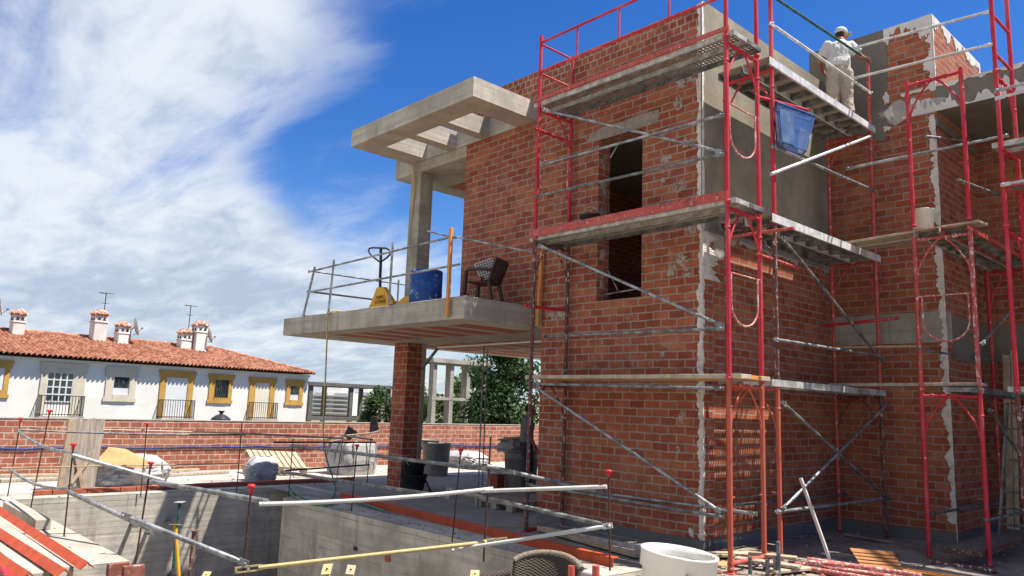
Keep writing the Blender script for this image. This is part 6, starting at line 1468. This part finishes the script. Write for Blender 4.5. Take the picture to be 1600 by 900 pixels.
    for s in ('l', 'r'):
        hp_, kn, an = (P(*J[s+k]) for k in ('hip', 'kn', 'an')); limb(b, [hp_, (hp_+kn)/2, kn], [.108, .100, .082]); b.path([kn, kn*.5+an*.5, an+Zv*.0], .08, 14, radii=[.083, .083, .078])
    so_ = solid(b, 'trousers', cloth[1], o, .011, 2)
    for v in so_.data.vertices: q_ = v.co*1.0; v.co += v.normal*((.5-abs(mnoise.noise(V((q_.x*9, q_.y*9, q_.z*7+8)))))*.026+mnoise.noise(q_*22)*.007)
    for s in ('l', 'r'):
        an = P(*J[s+'an']); b = MB(); loft(b, [(an+Zv*.05, Rv*.045, Fv*.05), (an-Zv*.02, Rv*.048, Fv*.06), (V((an.x, an.y, org.z+.04))+Fv*.06, Rv*.05, Fv*.135), (V((an.x, an.y, org.z))+Fv*.06, Rv*.052, Fv*.14)]); solid(b, 'boot', M['shoe'], o, .01, 2)
    if hat:
        b = MB(); ball(b, hc+Zv*.045-HF*.005, .086, .106, .082, HR, HF); solid(b, 'cap', M['cap'], o, .008, 3)
        c0 = hc+Zv*.045+HF*.085; top = [c0+HR*(.080*math.sin(a))+HF*(.115*math.cos(a)-.015)+Zv*(-.02*math.cos(a)-.004) for a in [(-1.35+2.7*i/12) for i in range(13)]]
        b = MB().prism(top, Zv*.008); b.build('cap_brim', M['cap'], o)
        b = MB(); ball(b, hc-HF*.022+Zv*.0, .078, .082, .085, HR, HF); solid(b, 'hair', M['hair'], o, .009, 2)
    else:
        b = MB(); ball(b, hc-HF*.014+Zv*.032, .079, .096, .095, HR, HF); solid(b, 'hair', M['hair'], o, .009, 2)
    return o
Fv = V((-.73, .683, 0)).normalized(); Rv = V((Fv.y, -Fv.x, 0))
org = V((.56, 2.90, 6.07))+Rv*.03
ph = V((sx1, sy1, 7.13))-org; SW = .935; hr, hf, hz = ph.dot(Rv)/SW, ph.dot(Fv)/SW, ph.z/SW
J = dict(head=(.075, .06, 1.615), neck=(.04, .02, 1.46), chest=(.0, .0, 1.30), pelvis=(-.03, -.02, 1.0),
         rsh=(.185, .0, 1.385), rel=(.34, -.03, 1.19), rwr=(hr-.06, hf-.01, hz+.075), rhd=(hr+.03, hf, hz+.025), rth=(-.3, -.8, .2),
         lsh=(-.185, .0, 1.375), lel=(-.285, .10, 1.13), lwr=(-.16, .30, 1.06), lhd=(-.08, .36, 1.05), lth=(.2, .3, .9),
         rhip=(.09, 0, .90), rkn=(.115, .03, .48), ran=(.125, -.02, .09), lhip=(-.10, 0, .90), lkn=(-.115, .02, .48), lan=(-.12, -.02, .09))
person('worker in white T-shirt and grey cap standing on the upper side platform', org, Fv, Rv, J, (M['shirt'], M['trousers']), 1.2, True, SW)
q = onZ(0, 821, 768); org = V((q.x, q.y, .006)); Fv = V((.55, .83, 0)).normalized(); Rv = V((Fv.y, -Fv.x, 0))
J = dict(head=(.0, .05, 1.60), neck=(.0, .01, 1.455), chest=(.0, .0, 1.29), pelvis=(.0, -.01, .98),
         rsh=(.18, .0, 1.375), rel=(.235, .02, 1.10), rwr=(.22, .12, .88), rhd=(.215, .16, .79), rth=(0, 1, 0),
         lsh=(-.18, .0, 1.375), lel=(-.22, .03, 1.10), lwr=(-.18, .16, .90), lhd=(-.16, .22, .83), lth=(0, 1, 0),
         rhip=(.09, 0, .89), rkn=(.10, .03, .48), ran=(.11, -.01, .09), lhip=(-.09, 0, .89), lkn=(-.10, .05, .48), lan=(-.11, .01, .09))
person('worker in grey T-shirt half hidden behind the rusty scaffold post', org, Fv, Rv, J, (M['tee_grey'], M['navy']), .2, False)
